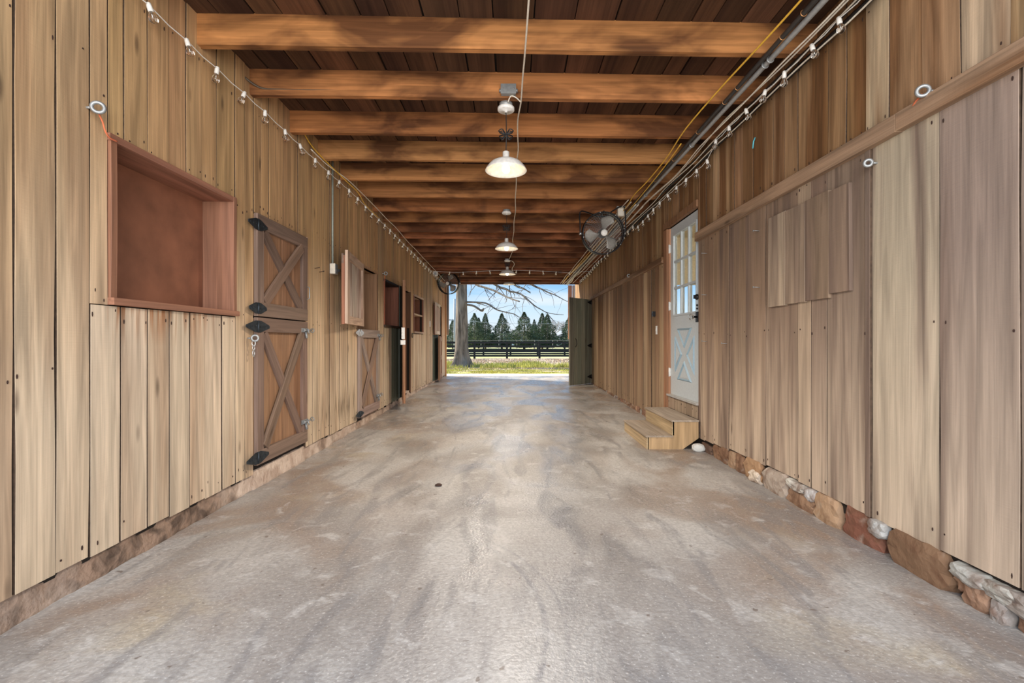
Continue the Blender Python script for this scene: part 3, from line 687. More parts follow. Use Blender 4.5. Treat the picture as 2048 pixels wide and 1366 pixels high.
# whole door standing open edge-on
def plain_leaf(name, label, hinge, ang, W, H, c, mat='panel_wood', cat='stall door', n=5, th=.05):
    t = thing(name, label, cat, hinge, ang, kind='thing')
    for i in range(n): board('panel_board', t, (0, -W*(i+.5)/n, H/2), W/n-.002, th*.5, H, RL, mat, vary(c, .08), .001)
    for yy in (.05, W-.05): board('stile', t, (th*.42, -yy, H/2), .10, th*.4, H, RL, mat, vary(c, .08), .001)
    for zz in (.08, H/2, H-.08):
        o = link('rail', board_mesh(.11, th*.4, W-.2, .001), mat, t, color=vary(c, .08))
        o.matrix_local = Matrix.Translation((th*.42, -W/2, zz)) @ Matrix(((0, -1, 0), (0, 0, 1), (-1, 0, 0))).to_4x4()
    return t
t = plain_leaf('tack_room_door', 'tall brown plank door standing open edge-on past the dark opening', (-1.93, 8.02, .15), math.atan2(.215, .83), .86, 1.95, (.38, .19, .10))
mb = MB(); mb.box(-.045, .03, -.868, -.861, .93, 1.0); mb.box(-.03, .02, -.872, -.862, 1.02, 1.20); mb.build('latch_plate', 'white_plastic', t)
t = plain_leaf('stall_door', 'lower stall door of brown boards standing open edge-on near far opening', (-1.93, 12.35, .14), math.atan2(.06, .75), .75, 1.13, (.34, .19, .11))
# jambs of openings in the left wall
def jamb(name, parent, y, z0, z1, d, c, w_=.035, xoff=0):
    return board(name, parent, (-WX-d/2+xoff, y, (z0+z1)/2), d, w_, z1-z0, (0, 0, 0), 'panel_wood', c)
d2 = thing('trim_4', 'brown board lining around the second stall opening', 'door frame', kind='structure')
jamb('jamb', d2, 6.68, 1.29, 2.13, .30, (.36, .20, .11)); jamb('jamb', d2, 5.815, 1.29, 2.13, .30, (.36, .20, .11))
mb = MB(); mb.box(-WX-.30, -WX+.01, 5.80, 6.70, 2.12, 2.15); mb.build('head', 'panel_wood', d2, color=(.42, .25, .14))
d4 = thing('trim_5', 'brown board lining of the narrow open doorway beside the shelf cubby', 'door frame', kind='structure')
jamb('jamb', d4, 8.845, .16, 2.09, .16, (.20, .10, .055), .03, .012); jamb('jamb', d4, 8.005, .16, 2.09, .16, (.20, .10, .055), .03)
mb = MB(); mb.box(-WX-.16, -WX+.005, 8.0, 8.86, 2.08, 2.11); mb.build('head', 'panel_wood', d4, color=(.35, .2, .11))
d6 = thing('trim_6', 'orange-brown post and lining of last left doorway', 'door frame', kind='structure')
jamb('jamb', d6, 12.79, .16, 2.1, .18, (.46, .22, .09), .04); jamb('jamb', d6, 12.24, .16, 2.1, .18, (.3, .15, .08), .03)
board('end_post', d6, (-WX-.01, END+.02, 1.5), .09, .10, 2.95, RL, 'panel_wood', (.55, .28, .12))
# dark stalls behind the openings
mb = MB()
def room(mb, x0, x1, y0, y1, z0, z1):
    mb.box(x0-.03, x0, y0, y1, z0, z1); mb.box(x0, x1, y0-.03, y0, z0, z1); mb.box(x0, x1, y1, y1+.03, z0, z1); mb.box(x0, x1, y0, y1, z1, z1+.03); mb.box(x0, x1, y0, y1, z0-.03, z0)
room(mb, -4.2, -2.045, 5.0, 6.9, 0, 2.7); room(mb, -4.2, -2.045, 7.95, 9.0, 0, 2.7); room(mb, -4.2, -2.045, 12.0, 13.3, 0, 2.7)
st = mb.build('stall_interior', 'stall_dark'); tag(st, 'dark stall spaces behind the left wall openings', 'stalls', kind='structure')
# outside boards at the two ends
t = thing('outside_shutter', 'brown and grey hanging board panel outside left edge of far opening', 'shutter', (-2.07, END+.14, 1.33))
board('board', t, (-.0, 0, .85), .09, .03, 1.7, (0, 0, 0), 'panel_wood', (.42, .21, .10)); board('board', t, (.12, 0, .85), .13, .03, 1.7, (0, 0, 0), 'plank_left', (.22, .19, .17))
t = thing('outside_shutter', 'narrow brown board panel outside right edge of far opening', 'shutter', (1.83, 14.36, 1.2))
board('board', t, (0, 0, .85), .12, .03, 1.7, (0, 0, 0), 'panel_wood', (.42, .22, .14)); board('board', t, (.11, 0, .85), .08, .03, 1.7, (0, 0, 0), 'plank_left', (.55, .45, .38))

# ------------------------------------------------------------------ boarded window on right wall
t = thing('boarded_window', 'small window opening covered by four short boards on right wall', 'boarded window', (WX-.022, 2.63, 1.40), 0, kind='thing')
for (a, b_, z0, z1, c) in ((2.634, 2.805, 1.425, 2.052, (.31, .22, .155)), (2.807, 3.035, 1.40, 2.065, (.27, .19, .13)), (3.037, 3.255, 1.395, 2.06, (.35, .26, .185)), (3.257, 3.47, 1.39, 2.065, (.46, .36, .26))):
    board('plank', t, (.004, (a+b_)/2-2.63, (z0+z1)/2-1.40), b_-a, .02, z1-z0, RR, 'plank_right_low', c, .003)

# ------------------------------------------------------------------ white entry door
dr = thing('door_1', 'pale grey-blue entry door with nine panes and crossbuck panel above wooden steps', 'door', (2.0, 4.83, .475), 0, kind='structure')
DW, DH = .905, 2.075
gy0, gy1, gz0, gz1 = .10, .785, .985, 1.955
mb = MB()
mb.box(0, .04, 0, gy0, 0, DH); mb.box(0, .04, gy1, DW, 0, DH); mb.box(0, .04, gy0, gy1, 0, gz0); mb.box(0, .04, gy0, gy1, gz1, DH)
mb.build('door_slab', 'door_paint', dr)
gyc = [gy0, gy0+(gy1-gy0)/3, gy0+(gy1-gy0)*2/3, gy1]; gzc = [gz0, gz0+(gz1-gz0)/3, gz0+(gz1-gz0)*2/3, gz1]
for i in range(3):
    for j in range(3):
        mb = MB(); mb.box(.016, .022, gyc[i], gyc[i+1], gzc[j], gzc[j+1]); mb.build('pane', 'pane_glass', dr)
for yy in gyc[1:3]: mb = MB(); mb.box(-.004, .042, yy-.012, yy+.012, gz0, gz1); mb.build('glazing_bar', 'door_paint', dr)
for zz in gzc[1:3]: mb = MB(); mb.box(-.003, .041, gy0, gy1, zz-.012, zz+.012); mb.build('glazing_bar', 'door_paint', dr)
mb = MB()
for (a, b_, c, d) in ((gy0-.02, gy0, gz0-.02, gz1+.02), (gy1, gy1+.02, gz0-.02, gz1+.02)): mb.box(-.012, 0, a, b_, c, d)
mb.box(-.012, 0, gy0, gy1, gz0-.02, gz0); mb.box(-.012, 0, gy0, gy1, gz1, gz1+.02)
mb.build('glass_surround', 'door_paint', dr)
# crossbuck: moulded triangles
y0, y1, z0, z1 = .155, .745, .195, .81; yc, zc = (y0+y1)/2, (z0+z1)/2; q = .065
for tri in (((y0+q, z1), (y1-q, z1), (yc, zc+q*1.1)), ((y0+q, z0), (y1-q, z0), (yc, zc-q*1.1)), ((y0, z0+q*1.3), (y0, z1-q*1.3), (yc-q*.95, zc)), ((y1, z0+q*1.3), (y1, z1-q*1.3), (yc+q*.95, zc))):
    c = (sum(p[0] for p in tri)/3, sum(p[1] for p in tri)/3)
    mo = MB(); inn = [(c[0]+(p[0]-c[0])*.70, c[1]+(p[1]-c[1])*.70) for p in tri]
    for i in range(3):
        j = (i+1) % 3
        v = [(-.001, *tri[i]), (-.001, *tri[j]), (-.001, *inn[j]), (-.001, *inn[i])]
        mid = lambda a, b_: ((a[0]+b_[0])/2, (a[1]+b_[1])/2)
        m0, m1 = mid(tri[i], inn[i]), mid(tri[j], inn[j])
        mo.add([(0, *tri[i]), (0, *tri[j]), (-.014, *m1), (-.014, *m0), (0, *inn[i]), (0, *inn[j])], [(0, 1, 2, 3), (3, 2, 5, 4), (0, 3, 4), (1, 5, 2), (0, 4, 5, 1)])
    mo.build('panel_moulding', 'door_moulding', dr)
    mb = MB(); mb.prism([(c[0]+(p[0]-c[0])*.55, c[1]+(p[1]-c[1])*.55) for p in tri], -.006, .001, 'yz'); mb.build('raised_panel', 'door_paint', dr)
mb = MB(); mb.lathe([(.03, 0), (.032, -.012), (.024, -.026), (.012, -.03)], (0, .07, 1.135), 16, 'x'); mb.box(-.045, -.028, .062, .078, 1.115, 1.155); mb.build('deadbolt', 'black_metal', dr)
for zz in (1.045, 1.01): mb = MB(); mb.lathe([(.010, 0), (.012, -.010), (.006, -.016)], (0, .07, zz), 10, 'x'); mb.build('key_cylinder', 'black_metal', dr)
mb = MB(); mb.box(-.012, 0, .045, .10, .865, .975); hp = mb.build('handle_plate', 'black_metal', dr)
mb = MB(); mb.lathe([(.012, -.012), (.010, -.045), (.018, -.048)], (0, .072, .92), 12, 'x'); mb.build('knob_stem', 'black_metal', dr)
mb = MB(); mb.lathe([(.012, -.045), (.028, -.052), (.034, -.068), (.030, -.085), (.014, -.094)], (0, .072, .92), 8, 'x', smooth=False); mb.build('glass_knob', 'knob_glass', dr)
for zz in (1.82, 1.10, .27):
    mb = MB(); mb.box(-.014, -.002, DW-.004, DW+.03, zz-.05, zz+.05); mb.tube([(-.018, DW+.004, zz-.055), (-.018, DW+.004, zz+.055)], .008, 8); mb.build('hinge', 'white_plastic', dr)
df = thing('trim_7', 'reddish brown wooden frame and sill around the entry door', 'door frame', kind='structure')
board('jamb', df, (WX-.005, 5.80, 1.37), .115, .05, 2.35, RR, 'panel_wood', (.38, .19, .10)); board('jamb', df, (WX+.02, 5.752, 1.5), .03, .03, 2.1, RR, 'panel_wood', (.50, .26, .15))
mb = MB(); mb.box(WX-.03, WX+.03, 4.82, 5.87, 2.56, 2.635); mb.build('head', 'panel_wood', df, color=(.28, .15, .08))
mb = MB(); mb.box(WX-.03, WX+.05, 4.82, 5.75, .452, .474); mb.build('threshold', 'threshold', df)
# room behind the door
mb = MB()
mb.box(4.4, 4.45, 3.6, 8.2, .4, 3.0); mb.box(2.05, 4.45, 3.55, 3.6, .4, 3.0); mb.box(2.05, 4.45, 3.6, 8.2, 3.0, 3.05); mb.box(2.05, 4.45, 3.6, 8.2, .40, .45)
mb.box(2.05, 2.45, 8.2, 8.25, .4, 3.0); mb.box(3.75, 4.45, 8.2, 8.25, .4, 3.0); mb.box(2.45, 3.75, 8.2, 8.25, .4, 1.0); mb.box(2.45, 3.75, 8.2, 8.25, 2.15, 3.0)
o = mb.build('wall_back_room', 'room_wall'); tag(o, 'cream room seen through the panes of the entry door', 'room', kind='structure')

rl_ = bpy.data.lights.new('room_fill', 'POINT'); rl_.energy = 45; rl_.color = (1, .92, .78); rl_.shadow_soft_size = .1  # added unseen lamp that brightens the room behind the panes
rlo = bpy.data.objects.new('room_fill', rl_); COL.objects.link(rlo); rlo.location = (3.3, 5.6, 2.7)
# ------------------------------------------------------------------ wooden steps
t = thing('wooden_steps', 'two-step wooden box stair below the entry door', 'steps', (0, 4.77, 0)); SC = (.50, .37, .22)
x0, x1, x2, hh1, hh2, LW = 1.41, 1.677, 1.955, .145, .307, .94
for k_, yy in enumerate((.0, LW-.03)):
    mb = MB(); mb.prism([(x0+.015, 0), (x2-.165, 0), (x2, .115), (x2, hh2-.018), (x1+.01, hh2-.018), (x1+.01, hh1-.018), (x0+.015, hh1-.018)], yy, yy+.03, 'xz')
    mb.build('side_board', 'step_wood', t, color=(.52, .35, .19))
for (x, zt, zb) in ((x0, hh1, 0), (x1, hh2, hh1)):
    o = link('riser', board_mesh(zt-.018-zb, .022, LW, .002), 'step_wood', t, color=vary(SC, .05))
    o.matrix_local = Matrix.Translation((x+.012, LW/2, (zt-.018+zb)/2)) @ Matrix(((0, 1, 0), (0, 0, 1), (1, 0, 0))).to_4x4()
for (a, b_, z) in ((x0-.008, x1+.012, hh1), (x1-.008, x2, hh2)):
    o = link('tread', board_mesh(b_-a, .018, LW+.015, .002), 'step_wood', t, color=(.40, .33, .26))
    o.matrix_local = Matrix.Translation(((a+b_)/2, LW/2, z-.009)) @ Matrix(((1, 0, 0), (0, 0, 1), (0, -1, 0))).to_4x4()

# ------------------------------------------------------------------ green door standing open on the right
ang = math.atan2(.63, .66)
t = thing('stable_door', 'dark green plank door standing open on black hinges at far right', 'door', (1.965, 11.26, .10), 0, kind='thing')
for i in range(6):
    f = (i+.5)/6; W = .905
    o = board('plank', t, (-.63*f, -.66*f, 1.03), W/6-.004, .035, 2.06+.03*(1-f)*0, (0, 0, math.atan2(.66, .63)), 'green_wood', vary((.24, .24, .18), .15), .002)
for zz in (1.99, .93, .17):
    mb = MB(); ux, uy = -.63/.912, -.66/.912
    nx_, ny_ = -uy*-1, -ux*1
    mb2 = MB(); 
    for s, Lh in ((1, .16), (-1, .09)):
        mb.prism([(s*.005, .045), (s*.03, .045), (s*Lh, .008), (s*Lh, -.008), (s*.03, -.045), (s*.005, -.045)], -.004, .004, 'xz')
    mb.tube([(0, 0, -.05), (0, 0, .05)], .013, 8)
    mb.build('strap_hinge', 'black_metal', t, (.72*.024-.03, -.69*.024-.03, zz), (0, 0, math.atan2(uy, ux)))
mb = MB(); mb.tube(catmull([(0, -.02, -.10), (0, -.05, -.05), (0, -.05, .05), (0, -.02, .10)], 4), .008, 6); mb.build('pull_handle', 'black_metal', t, (-.50+.016, -.524-.016, 1.0), (0, 0, math.atan2(.66, .63)))

# ------------------------------------------------------------------ pendant lamps
def pendant(label, x, y, zr, rad, zc):
    t = thing('pendant_lamp', label, 'pendant lamp', (x, y, zc)); d = zr-zc; k = rad/.1625
    mb = MB(); mb.lathe([(.052, .012), (.052, -.018)], n=20); mb.build('junction_box', 'grey_conduit', t)
    mb = MB(); mb.lathe([(.060, -.018), (.066, -.022), (.066, -.040), (.058, -.046), (.012, -.048), (.010, -.058)], n=28); mb.build('canopy', 'white_enamel', t)
    top = d+.145*k
    mb = MB(); mb.tube([(0, 0, -.055), (.003, 0, (top-.055)*.5), (0, 0, top)], .0042, 6); mb.build('cord', 'black_cable', t)
    if top < -.14:
        mb = MB(); zb = -.055 + (top+.055)*.55
        for s in (-1, 1):
            for j, (a, h) in enumerate(((.058, .03), (.05, .018), (.052, -.012), (.043, -.026))):
                mb.tube(catmull([(0, .005, zb), (s*a*.5, .012+.006*j, zb+h+.016), (s*a, .01, zb+h), (s*a*.55, -.004, zb+h-.018), (0, 0, zb)], 5), .0042, 6)
        mb.torus(.010, .005, (0, 0, zb), 'z', 10, 6); mb.build('cord_coil', 'black_cable', t)
    mb = MB(); pr = [(.020, .150), (.026, .146), (.027, .100), (.040, .092), (.085, .078), (.118, .060), (.135, .042), (.150, .022), (.160, .006), (.1625, .0),
                     (.1595, .0), (.147, .020), (.132, .039), (.115, .056), (.083, .073), (.040, .087), (.022, .090), (.018, .145)]
    mb.lathe([(r*k, z*k+d) for r, z in pr], n=40, closed=True); mb.build('lamp_shade', 'white_enamel', t)
    mb = MB(); mb.lathe([(.018*k, d+.095*k), (.018*k, d+.070*k)], n=14); mb.build('socket', 'white_enamel', t)
    mb = MB(); mb.lathe([(.013, .072), (.016, .055), (.028, .030), (.031, .012), (.027, -.006), (.015, -.018), (.003, -.021)], (0, 0, d), 16); mb.build('bulb', 'lit_bulb', t)
    ld = bpy.data.lights.new('bulb_light', 'SPOT'); ld.energy = SPOT_W; ld.color = (1, .86, .70); ld.spot_size = math.radians(166); ld.spot_blend = .9; ld.shadow_soft_size = .05
    lo = bpy.data.objects.new('bulb_light', ld); COL.objects.link(lo); lo.parent = t; lo.location = (0, 0, d-.03)
    return t
pendant('white enamel barn pendant lamp, the largest and nearest one in the row', -.047, 3.56, 2.465, .163, CZ(3.5)-.012)
pendant('white pendant lamp hanging second along the aisle ceiling', -.077, 6.40, 2.43, .163, CZ(6.4)-.012)
pendant('third white pendant lamp, in front of the far bulb garland', -.10, 9.75, 2.565, .178, CZ(9.75)-.012)
pendant('farthest small pendant lamp just under the header beam', -.09, 13.15, 2.775, .17, CZ(13.15)-.012)

# ------------------------------------------------------------------ cables and conduits
def cable(name, label, pts, r, mat, cat='cable', smooth=4, n=6, group=None):
    mb = MB(); mb.tube(catmull(pts, smooth) if smooth else pts, r, n); o = mb.build(name, mat); return tag(o, label, cat, group)
def near(a, b_, st, f): # list of points along Y
    out = []; y = a
    while y < b_: out.append(f(y)); y += st
    out.append(f(b_)); return out
wob = lambda s, y, k=1.6: noise.noise(Vector((s, y*k, 0)))
# centre white cable stapled under joists
pts = [(.10, 1.6, 3.0), (.094, 2.3, 2.99), (.083, 2.9, 2.975), (.075, 3.2, 2.985), (.069, 3.5, 2.975), (.048, 3.8, 2.98), (.052, 4.1, 2.975), (.06, 4.4, 2.98), (.046, 4.7, 2.975), (.045, 5.0, 2.98), (.05, 5.3, 2.975), (.043, 5.9, 2.975), (.05, 6.4, 2.97), (.03, 6.95, 2.955), (.03, 7.5, 2.94), (.01, 8.1, 2.93), (.03, 8.6, 2.91), (-.02, 9.3, 2.90), (-.06, 9.7, 2.885)]
cable('power_cable', 'cream power cable stapled along the middle of the joists', pts, .006, 'white_cable')
cable('power_cable', 'short cream cable from third pendant canopy to the far joists', [(-.06, 9.75, 2.87), (.02, 9.9, 2.87), (.05, 10.2, 2.85), (.0, 10.7, 2.84), (.03, 11.2, 2.84)], .006, 'white_cable')
cable('power_cable', 'cream wire loop joining nearest pendant canopy to the ceiling cable', [(-.03, 3.50, 2.97), (-.01, 3.47, 3.0), (.03, 3.46, 2.985), (.066, 3.5, 2.972)], .005, 'white_cable')
# J2 face wiring
jy = lambda x: 3.44 + (x+1.98)/3.96*.107 - .012
cable('power_cable', 'dark cable stapled along the second joist left of the junction box', [(-2.0, 3.35, 3.10), (-1.9, jy(-1.9)-.01, 3.04)] + [(x, jy(x), 3.03+.012*wob(3, x, 2)) for x in (-1.75, -1.4, -1.0, -.7, -.4, -.1)], .008, 'brown_cable')
cable('power_cable', 'cream cable stapled along the second joist right of the junction box', [(.03, jy(0), 3.03), (.09, jy(.1), 3.01)] + [(x, jy(x), 3.012+.008*wob(5, x, 3)) for x in (.3, .6, .9, 1.2, 1.5, 1.75)], .007, 'white_cable')
t = thing('junction_box', 'small grey electrical junction box on the face of second joist', 'junction box', (-.027, jy(0)-.01, 3.035))
mb = MB(); mb.box(-.055, .055, -.04, .008, -.034, .034); mb.build('box', 'galvanised', t)
mb = MB(); mb.box(-.058, .058, -.046, -.04, -.037, .037)
for s in (-1, 1): mb.lathe([(.006, -.046), (.005, -.050)], (s*.04, 0, 0), 8, 'y')
mb.build('cover_plate', 'galvanised', t)
for s in (-1, 1): mb = MB(); mb.lathe([(.014, s*.055), (.014, s*.07)], (0, -.015, 0), 10, 'x'); mb.build('cable_clamp', 'galvanised', t)
# right bundle
ZC = lambda y: CZ(y) - .03
cable('conduit', 'straight grey metal conduit running under the joists along right wall', near(1.2, 13.2, .6, lambda y: (1.68 - max(0, y-5)*.0085, y, ZC(y)+.005)), .018, 'grey_conduit', 'conduit', 1, 10)
cable('conduit', 'black plastic conduit clipped beside the grey conduit', near(1.2, 12.8, .6, lambda y: (1.635 - max(0, y-5)*.0085, y, ZC(y)+.010)), .015, 'black_conduit', 'conduit', 1, 8)
cd_, bc_ = COL.objects['conduit'], COL.objects['conduit.001']
for y in (2.96, 3.02, 4.25, 5.7, 7.0):
    mb = MB(); mb.torus(.021, .005, (1.68-max(0, y-5)*.0085, y, ZC(y)+.005), 'y', 14, 6); mb.build('coupling_ring', 'galvanised', cd_)
for y in (2.35, 2.55, 2.75, 3.3, 3.5, 4.0, 4.6, 5.2):
    mb = MB(); mb.torus(.018, .0025, (1.635-max(0, y-5)*.0085, y, ZC(y)+.010), 'y', 12, 5); mb.build('copper_strap', 'copper', bc_)
cable('power_cable', 'thick black cable along the top edge of right wall boards', near(1.2, 12.8, .5, lambda y: (1.935+.006*wob(1, y), y, CZ(y)-.01+.012*wob(2, y))), .016, 'black_cable', smooth=2)
cable('power_cable', 'second thick black cable under the joist ends beside right wall', near(1.2, 9.0, .5, lambda y: (1.87+.015*wob(11, y), y, CZ(y)-.015+.012*wob(12, y))), .013, 'black_cable', smooth=2)
cable('extension_cord', 'yellow cable stretched under the joists left of the conduits', [(1.56, 1.3, 2.96), (1.55, 2.2, 2.955), (1.53, 2.7, 2.95), (1.51, 3.3, 2.965), (1.49, 3.9, 2.955), (1.53, 4.5, 2.95), (1.53, 5.1, 2.94), (1.50, 5.6, 2.93), (1.53, 6.1, 2.93), (1.53, 7.5, 2.90), (1.50, 9, 2.86), (1.45, 11, 2.82), (1.42, 12.8, 2.79)], .0065, 'yellow_cable')
cable('extension_cord', 'second yellow cable twisting beside the grey conduit', [(1.56, 4.2, 2.955), (1.575, 4.7, 2.935), (1.59, 5.4, 2.93), (1.60, 6.1, 2.93), (1.57, 7.2, 2.90), (1.54, 9, 2.85), (1.47, 11, 2.81), (1.42, 12.7, 2.78)], .006, 'yellow_cable')
for i, (xo, zo, sd, lab) in enumerate(((1.80, -.02, 21, 'uppermost cream cable hanging along the right joist ends'), (1.845, -.035, 31, 'cream cable sagging between string lights and the grey conduit'), (1.76, -.045, 41, 'loose cream cable crossing below the grey conduit'), (1.89, -.05, 51, 'cream cable lying close to right wall boards'))):
    cable('power_cable', lab, near(1.3, 12.9, .42, lambda y: (xo + .045*wob(sd, y, .9) - max(0, y-6)*.032*(1 if i < 3 else .8), y, CZ(y)+zo+.03*wob(sd+3, y, 1.0))), .0055, 'white_cable')
for i in range(5):
    sd = 60+i*7; lab = ['first', 'second', 'third', 'fourth', 'fifth'][i]
    cable('power_cable', ['cream cable at the left edge of the wire bundle behind the right fan', 'thin cream cable second in the bundle behind the right fan', 'cream cable along middle of bundle behind the right fan', 'drooping cream cable low in bundle behind the right fan', 'cream cable at right edge of the bundle behind the right fan'][i],
          near(5.9, 13.0, .4, lambda y: (1.50+i*.05 + .03*wob(sd, y, .8) - (y-6)*.017, y, CZ(y)-.04-.015*i+.03*wob(sd+3, y, .9))), .0065, 'white_cable')
# left wall: thin cables near top
cable('power_cable', 'cream cable following the top of the left wall boards', near(4.35, 12.6, .4, lambda y: (-1.86-.03*wob(71, y, .9)-(.06 if y < 5 else 0), y, CZ(y)-.02-.02*abs(wob(73, y, 1.1)))), .0055, 'white_cable')
cable('extension_cord', 'short yellow cable dipping under the joists at left wall', [(-1.95, 4.2, 3.12), (-1.94, 4.45, 3.02), (-1.88, 5.1, 2.95), (-1.86, 5.5, 2.93), (-1.9, 5.9, 2.90), (-1.9, 6.5, 2.89)], .006, 'yellow_cable')

# ------------------------------------------------------------------ string lights
sock = MB(); sock.lathe([(.0065, .012), (.012, .008), (.014, -.010), (.014, -.030), (.012, -.034)], n=8); sock_me = sock.mesh('bulb_socket', 'socket_white')
blb = MB(); blb.lathe([(.009, -.032), (.013, -.042), (.0215, -.058), (.0235, -.068), (.020, -.080), (.010, -.089), (.002, -.091)], n=12); blb_me = blb.mesh('bulb', 'bulb_glass')
fil = MB(); fil.lathe([(.003, -.034), (.003, -.060), (.001, -.066)], n=5); fil_me = fil.mesh('filament_stem', 'aluminium')
def garland(label, pts_bulbs, wire_pts):
    t = thing('string_lights', label, 'string lights', tuple(wire_pts[0])); b0 = Vector(wire_pts[0])
    mb = MB(); mb.tube([Vector(p)-b0 for p in wire_pts], .0035, 5); mb.build('wire', 'socket_white', t)
    for p in pts_bulbs:
        s = link('bulb_socket', sock_me, None, t, Vector(p)-b0, (R.uniform(-.25, .25), R.uniform(-.25, .25), 0))
        link('bulb', blb_me, None, s); link('filament_stem', fil_me, None, s)
    return t
def lfun(y): # wire along left wall
    return (-1.915, y, CZ(y)-.075 - .012*abs(math.sin(y*PI/1.8)))
by = [2.16, 2.40, 2.68, 2.957, 3.258, 3.53, 3.84, 4.11, 4.43, 4.75]
while by[-1] < 12.2: by.append(by[-1]+.30)
wy = sorted(by + [(a+b_)/2 for a, b_ in zip(by[:-1], by[1:])] + [1.5, 12.5])
garland('string of small clear bulbs strung along the left wall', [(lfun(y)[0], y, lfun(y)[2]) for y in by],
        [(lfun(y)[0], y, lfun(y)[2] - (.010 if y not in by else 0)) for y in wy])
def rfun(y):
    return (1.84 + (.03 if y > 4.2 else 0) + .012*math.sin(y*3), y, CZ(y)-.03-.02*abs(math.sin(y*1.2)) - (.07 if 4.3 < y < 7 else 0))
by = [2.30, 2.58, 2.81, 3.08, 3.30, 3.56, 3.84, 4.10, 4.38, 4.64]
while by[-1] < 12.2: by.append(by[-1]+.27)
wy = sorted(by + [(a+b_)/2 for a, b_ in zip(by[:-1], by[1:])] + [1.5, 12.5])
garland('string of small clear bulbs strung along the right wall below the conduits', [rfun(y) for y in by], [(rfun(y)[0], y, rfun(y)[2] - (.012 if y not in by else 0)) for y in wy])
cx = [-1.45+.31*i for i in range(10)]
gx = lambda x: (x, 10.6, CH+1.62 - .09*(1-((abs(x)-.9)/.9)**2) + .03)
gx = lambda x: (x, 10.6, 2.735 + .05*abs(math.cos((x+.0)*PI/2.6)))
garland('short garland of clear bulbs slung across the aisle near far end', [gx(x) for x in cx], [gx(-1.85+.155*i) for i in range(25)])

# ------------------------------------------------------------------ fans
def fan(label, loc, rotz, rad, sc_=1.0, tilt=.12):
    t = thing('barn_fan', label, 'fan', loc, rotz); t.rotation_euler = (tilt, 0, rotz)
    mb = MB(); mb.lathe([(rad, -.07), (rad+.008, -.07), (rad+.008, .07), (rad, .07)], n=48, axis='y', closed=True)
    mb.torus(rad+.003, .008, (0, -.07, 0), 'y', 48, 6); mb.torus(rad+.003, .007, (0, .07, 0), 'y', 48, 6)
    mb.build('drum_ring', 'black_metal', t)
    for nm, s in (('front_grille', -1), ('rear_grille', 1)):
        mb = MB(); dome = lambda r: s*(.075 + .035*(1-(r/rad)**2))
        k = 9
        for i in range(1, k): r = .05 + (rad-.05)*i/k; mb.torus(r, .0010, (0, dome(r), 0), 'y', 36, 3)
        nr = 46 if s < 0 else 26
        for i in range(nr):
            a = 2*PI*i/nr; sw = .35
            mb.tube([(r*math.cos(a+sw*(r/rad)), dome(r), r*math.sin(a+sw*(r/rad))) for r in (.04, rad*.4, rad*.7, rad)], .0011, 3, caps=False)
        mb.build(nm, 'galvanised', t)
    mb = MB(); mb.lathe([(.043, -.108), (.045, -.113), (.040, -.120), (.012, -.123)], n=24, axis='y'); mb.build('badge', 'white_plastic', t)
    mb = MB(); mb.lathe([(.03, -.055), (.055, -.045), (.062, 0), (.06, .07), (.045, .095)], n=20, axis='y'); mb.build('motor', 'black_metal', t)
    for i in range(3):
        a0 = math.radians(80 + i*120); vs = []; nseg, nr = 6, 6
        for j in range(nr+1):
            r = .05 + (rad*.90-.05)*j/nr; half = (.42 + .22*math.sin(j/nr*PI*.8))*(.6+.6*j/nr if j < nr else .62)
            off = -.20*(j/nr)**1.3
            for m_ in range(nseg+1):
                f = m_/nseg*2-1; a = a0 + off + f*half*.72
                rr = r*(1 - .07*abs(f)**3)
                vs.append((rr*math.cos(a), -.02 + f*.028 - .004*math.cos(f*PI), rr*math.sin(a)))
        w_ = nseg+1
        fs = [(j*w_+m_, j*w_+m_+1, (j+1)*w_+m_+1, (j+1)*w_+m_) for j in range(nr) for m_ in range(nseg)]
        mb = MB(); mb.add(vs, fs, True); o = mb.build('blade', 'blade_grey', t); so = o.modifiers.new('thickness', 'SOLIDIFY'); so.thickness = .003
    # yoke: square-shouldered tube bracket pivoting at both sides
    q = rad+.03
    mb = MB(); mb.tube(catmull([(-q, 0, -.03), (-q-.005, 0, .12), (-q-.01, .02, rad*.90), (-q+.02, .03, rad*1.10), (-rad*.55, .10, rad*1.02), (-.06, .16, rad*.92), (.06, .16, rad*.92), (rad*.50, .10, rad*1.12), (q-.05, .03, rad*1.34), (q-.01, .02, rad*1.20), (q+.005, 0, .12), (q, 0, -.03)], 4), .009, 8)
    mb.build('yoke', 'black_metal', t)
    for s in (-1, 1): mb = MB(); mb.lathe([(.018, s*(rad+.008)), (.018, s*(rad+.045))], (0, 0, 0), 10, 'x'); mb.build('pivot_knob', 'aluminium', t)
    for i in range(8):
        a = 2*PI*i/8+.2; mb = MB(); mb.box(-.004, .004, -.005, .005, -.006, .006); mb.build('grille_clip', 'galvanised', t, ((rad+.001)*math.cos(a), -.078, (rad+.001)*math.sin(a)), (0, -a+PI/2, 0))
    mb = MB(); mb.tube([(.0, .16, rad*.92), (.05, .20, rad*1.2)], .012, 8); mb.build('mount_arm', 'black_metal', t)
    return t
fan('black drum fan with three grey blades hanging before the right wall cables', (1.235, 6.2, 2.60), 0, .275)
fan('distant black drum fan at top of left wall near far opening', (-1.66, 11.95, 2.655), -.2, .275)
t = thing('outlet_box', 'beige outlet box on a joist just above the near fan', 'outlet box', (1.50, 6.28, 2.93))
mb = MB(); mb.box(-.045, .045, -.03, .04, -.075, .045); mb.build('box', 'white_cable', t); mb = MB(); mb.box(-.06, .06, -.04, .05, .045, .055); mb.build('mount_plate', 'galvanised', t)
t = thing('outlet_box', 'small dark outlet box at top of left wall before distant fan', 'outlet box', (-1.88, 11.2, 2.80))
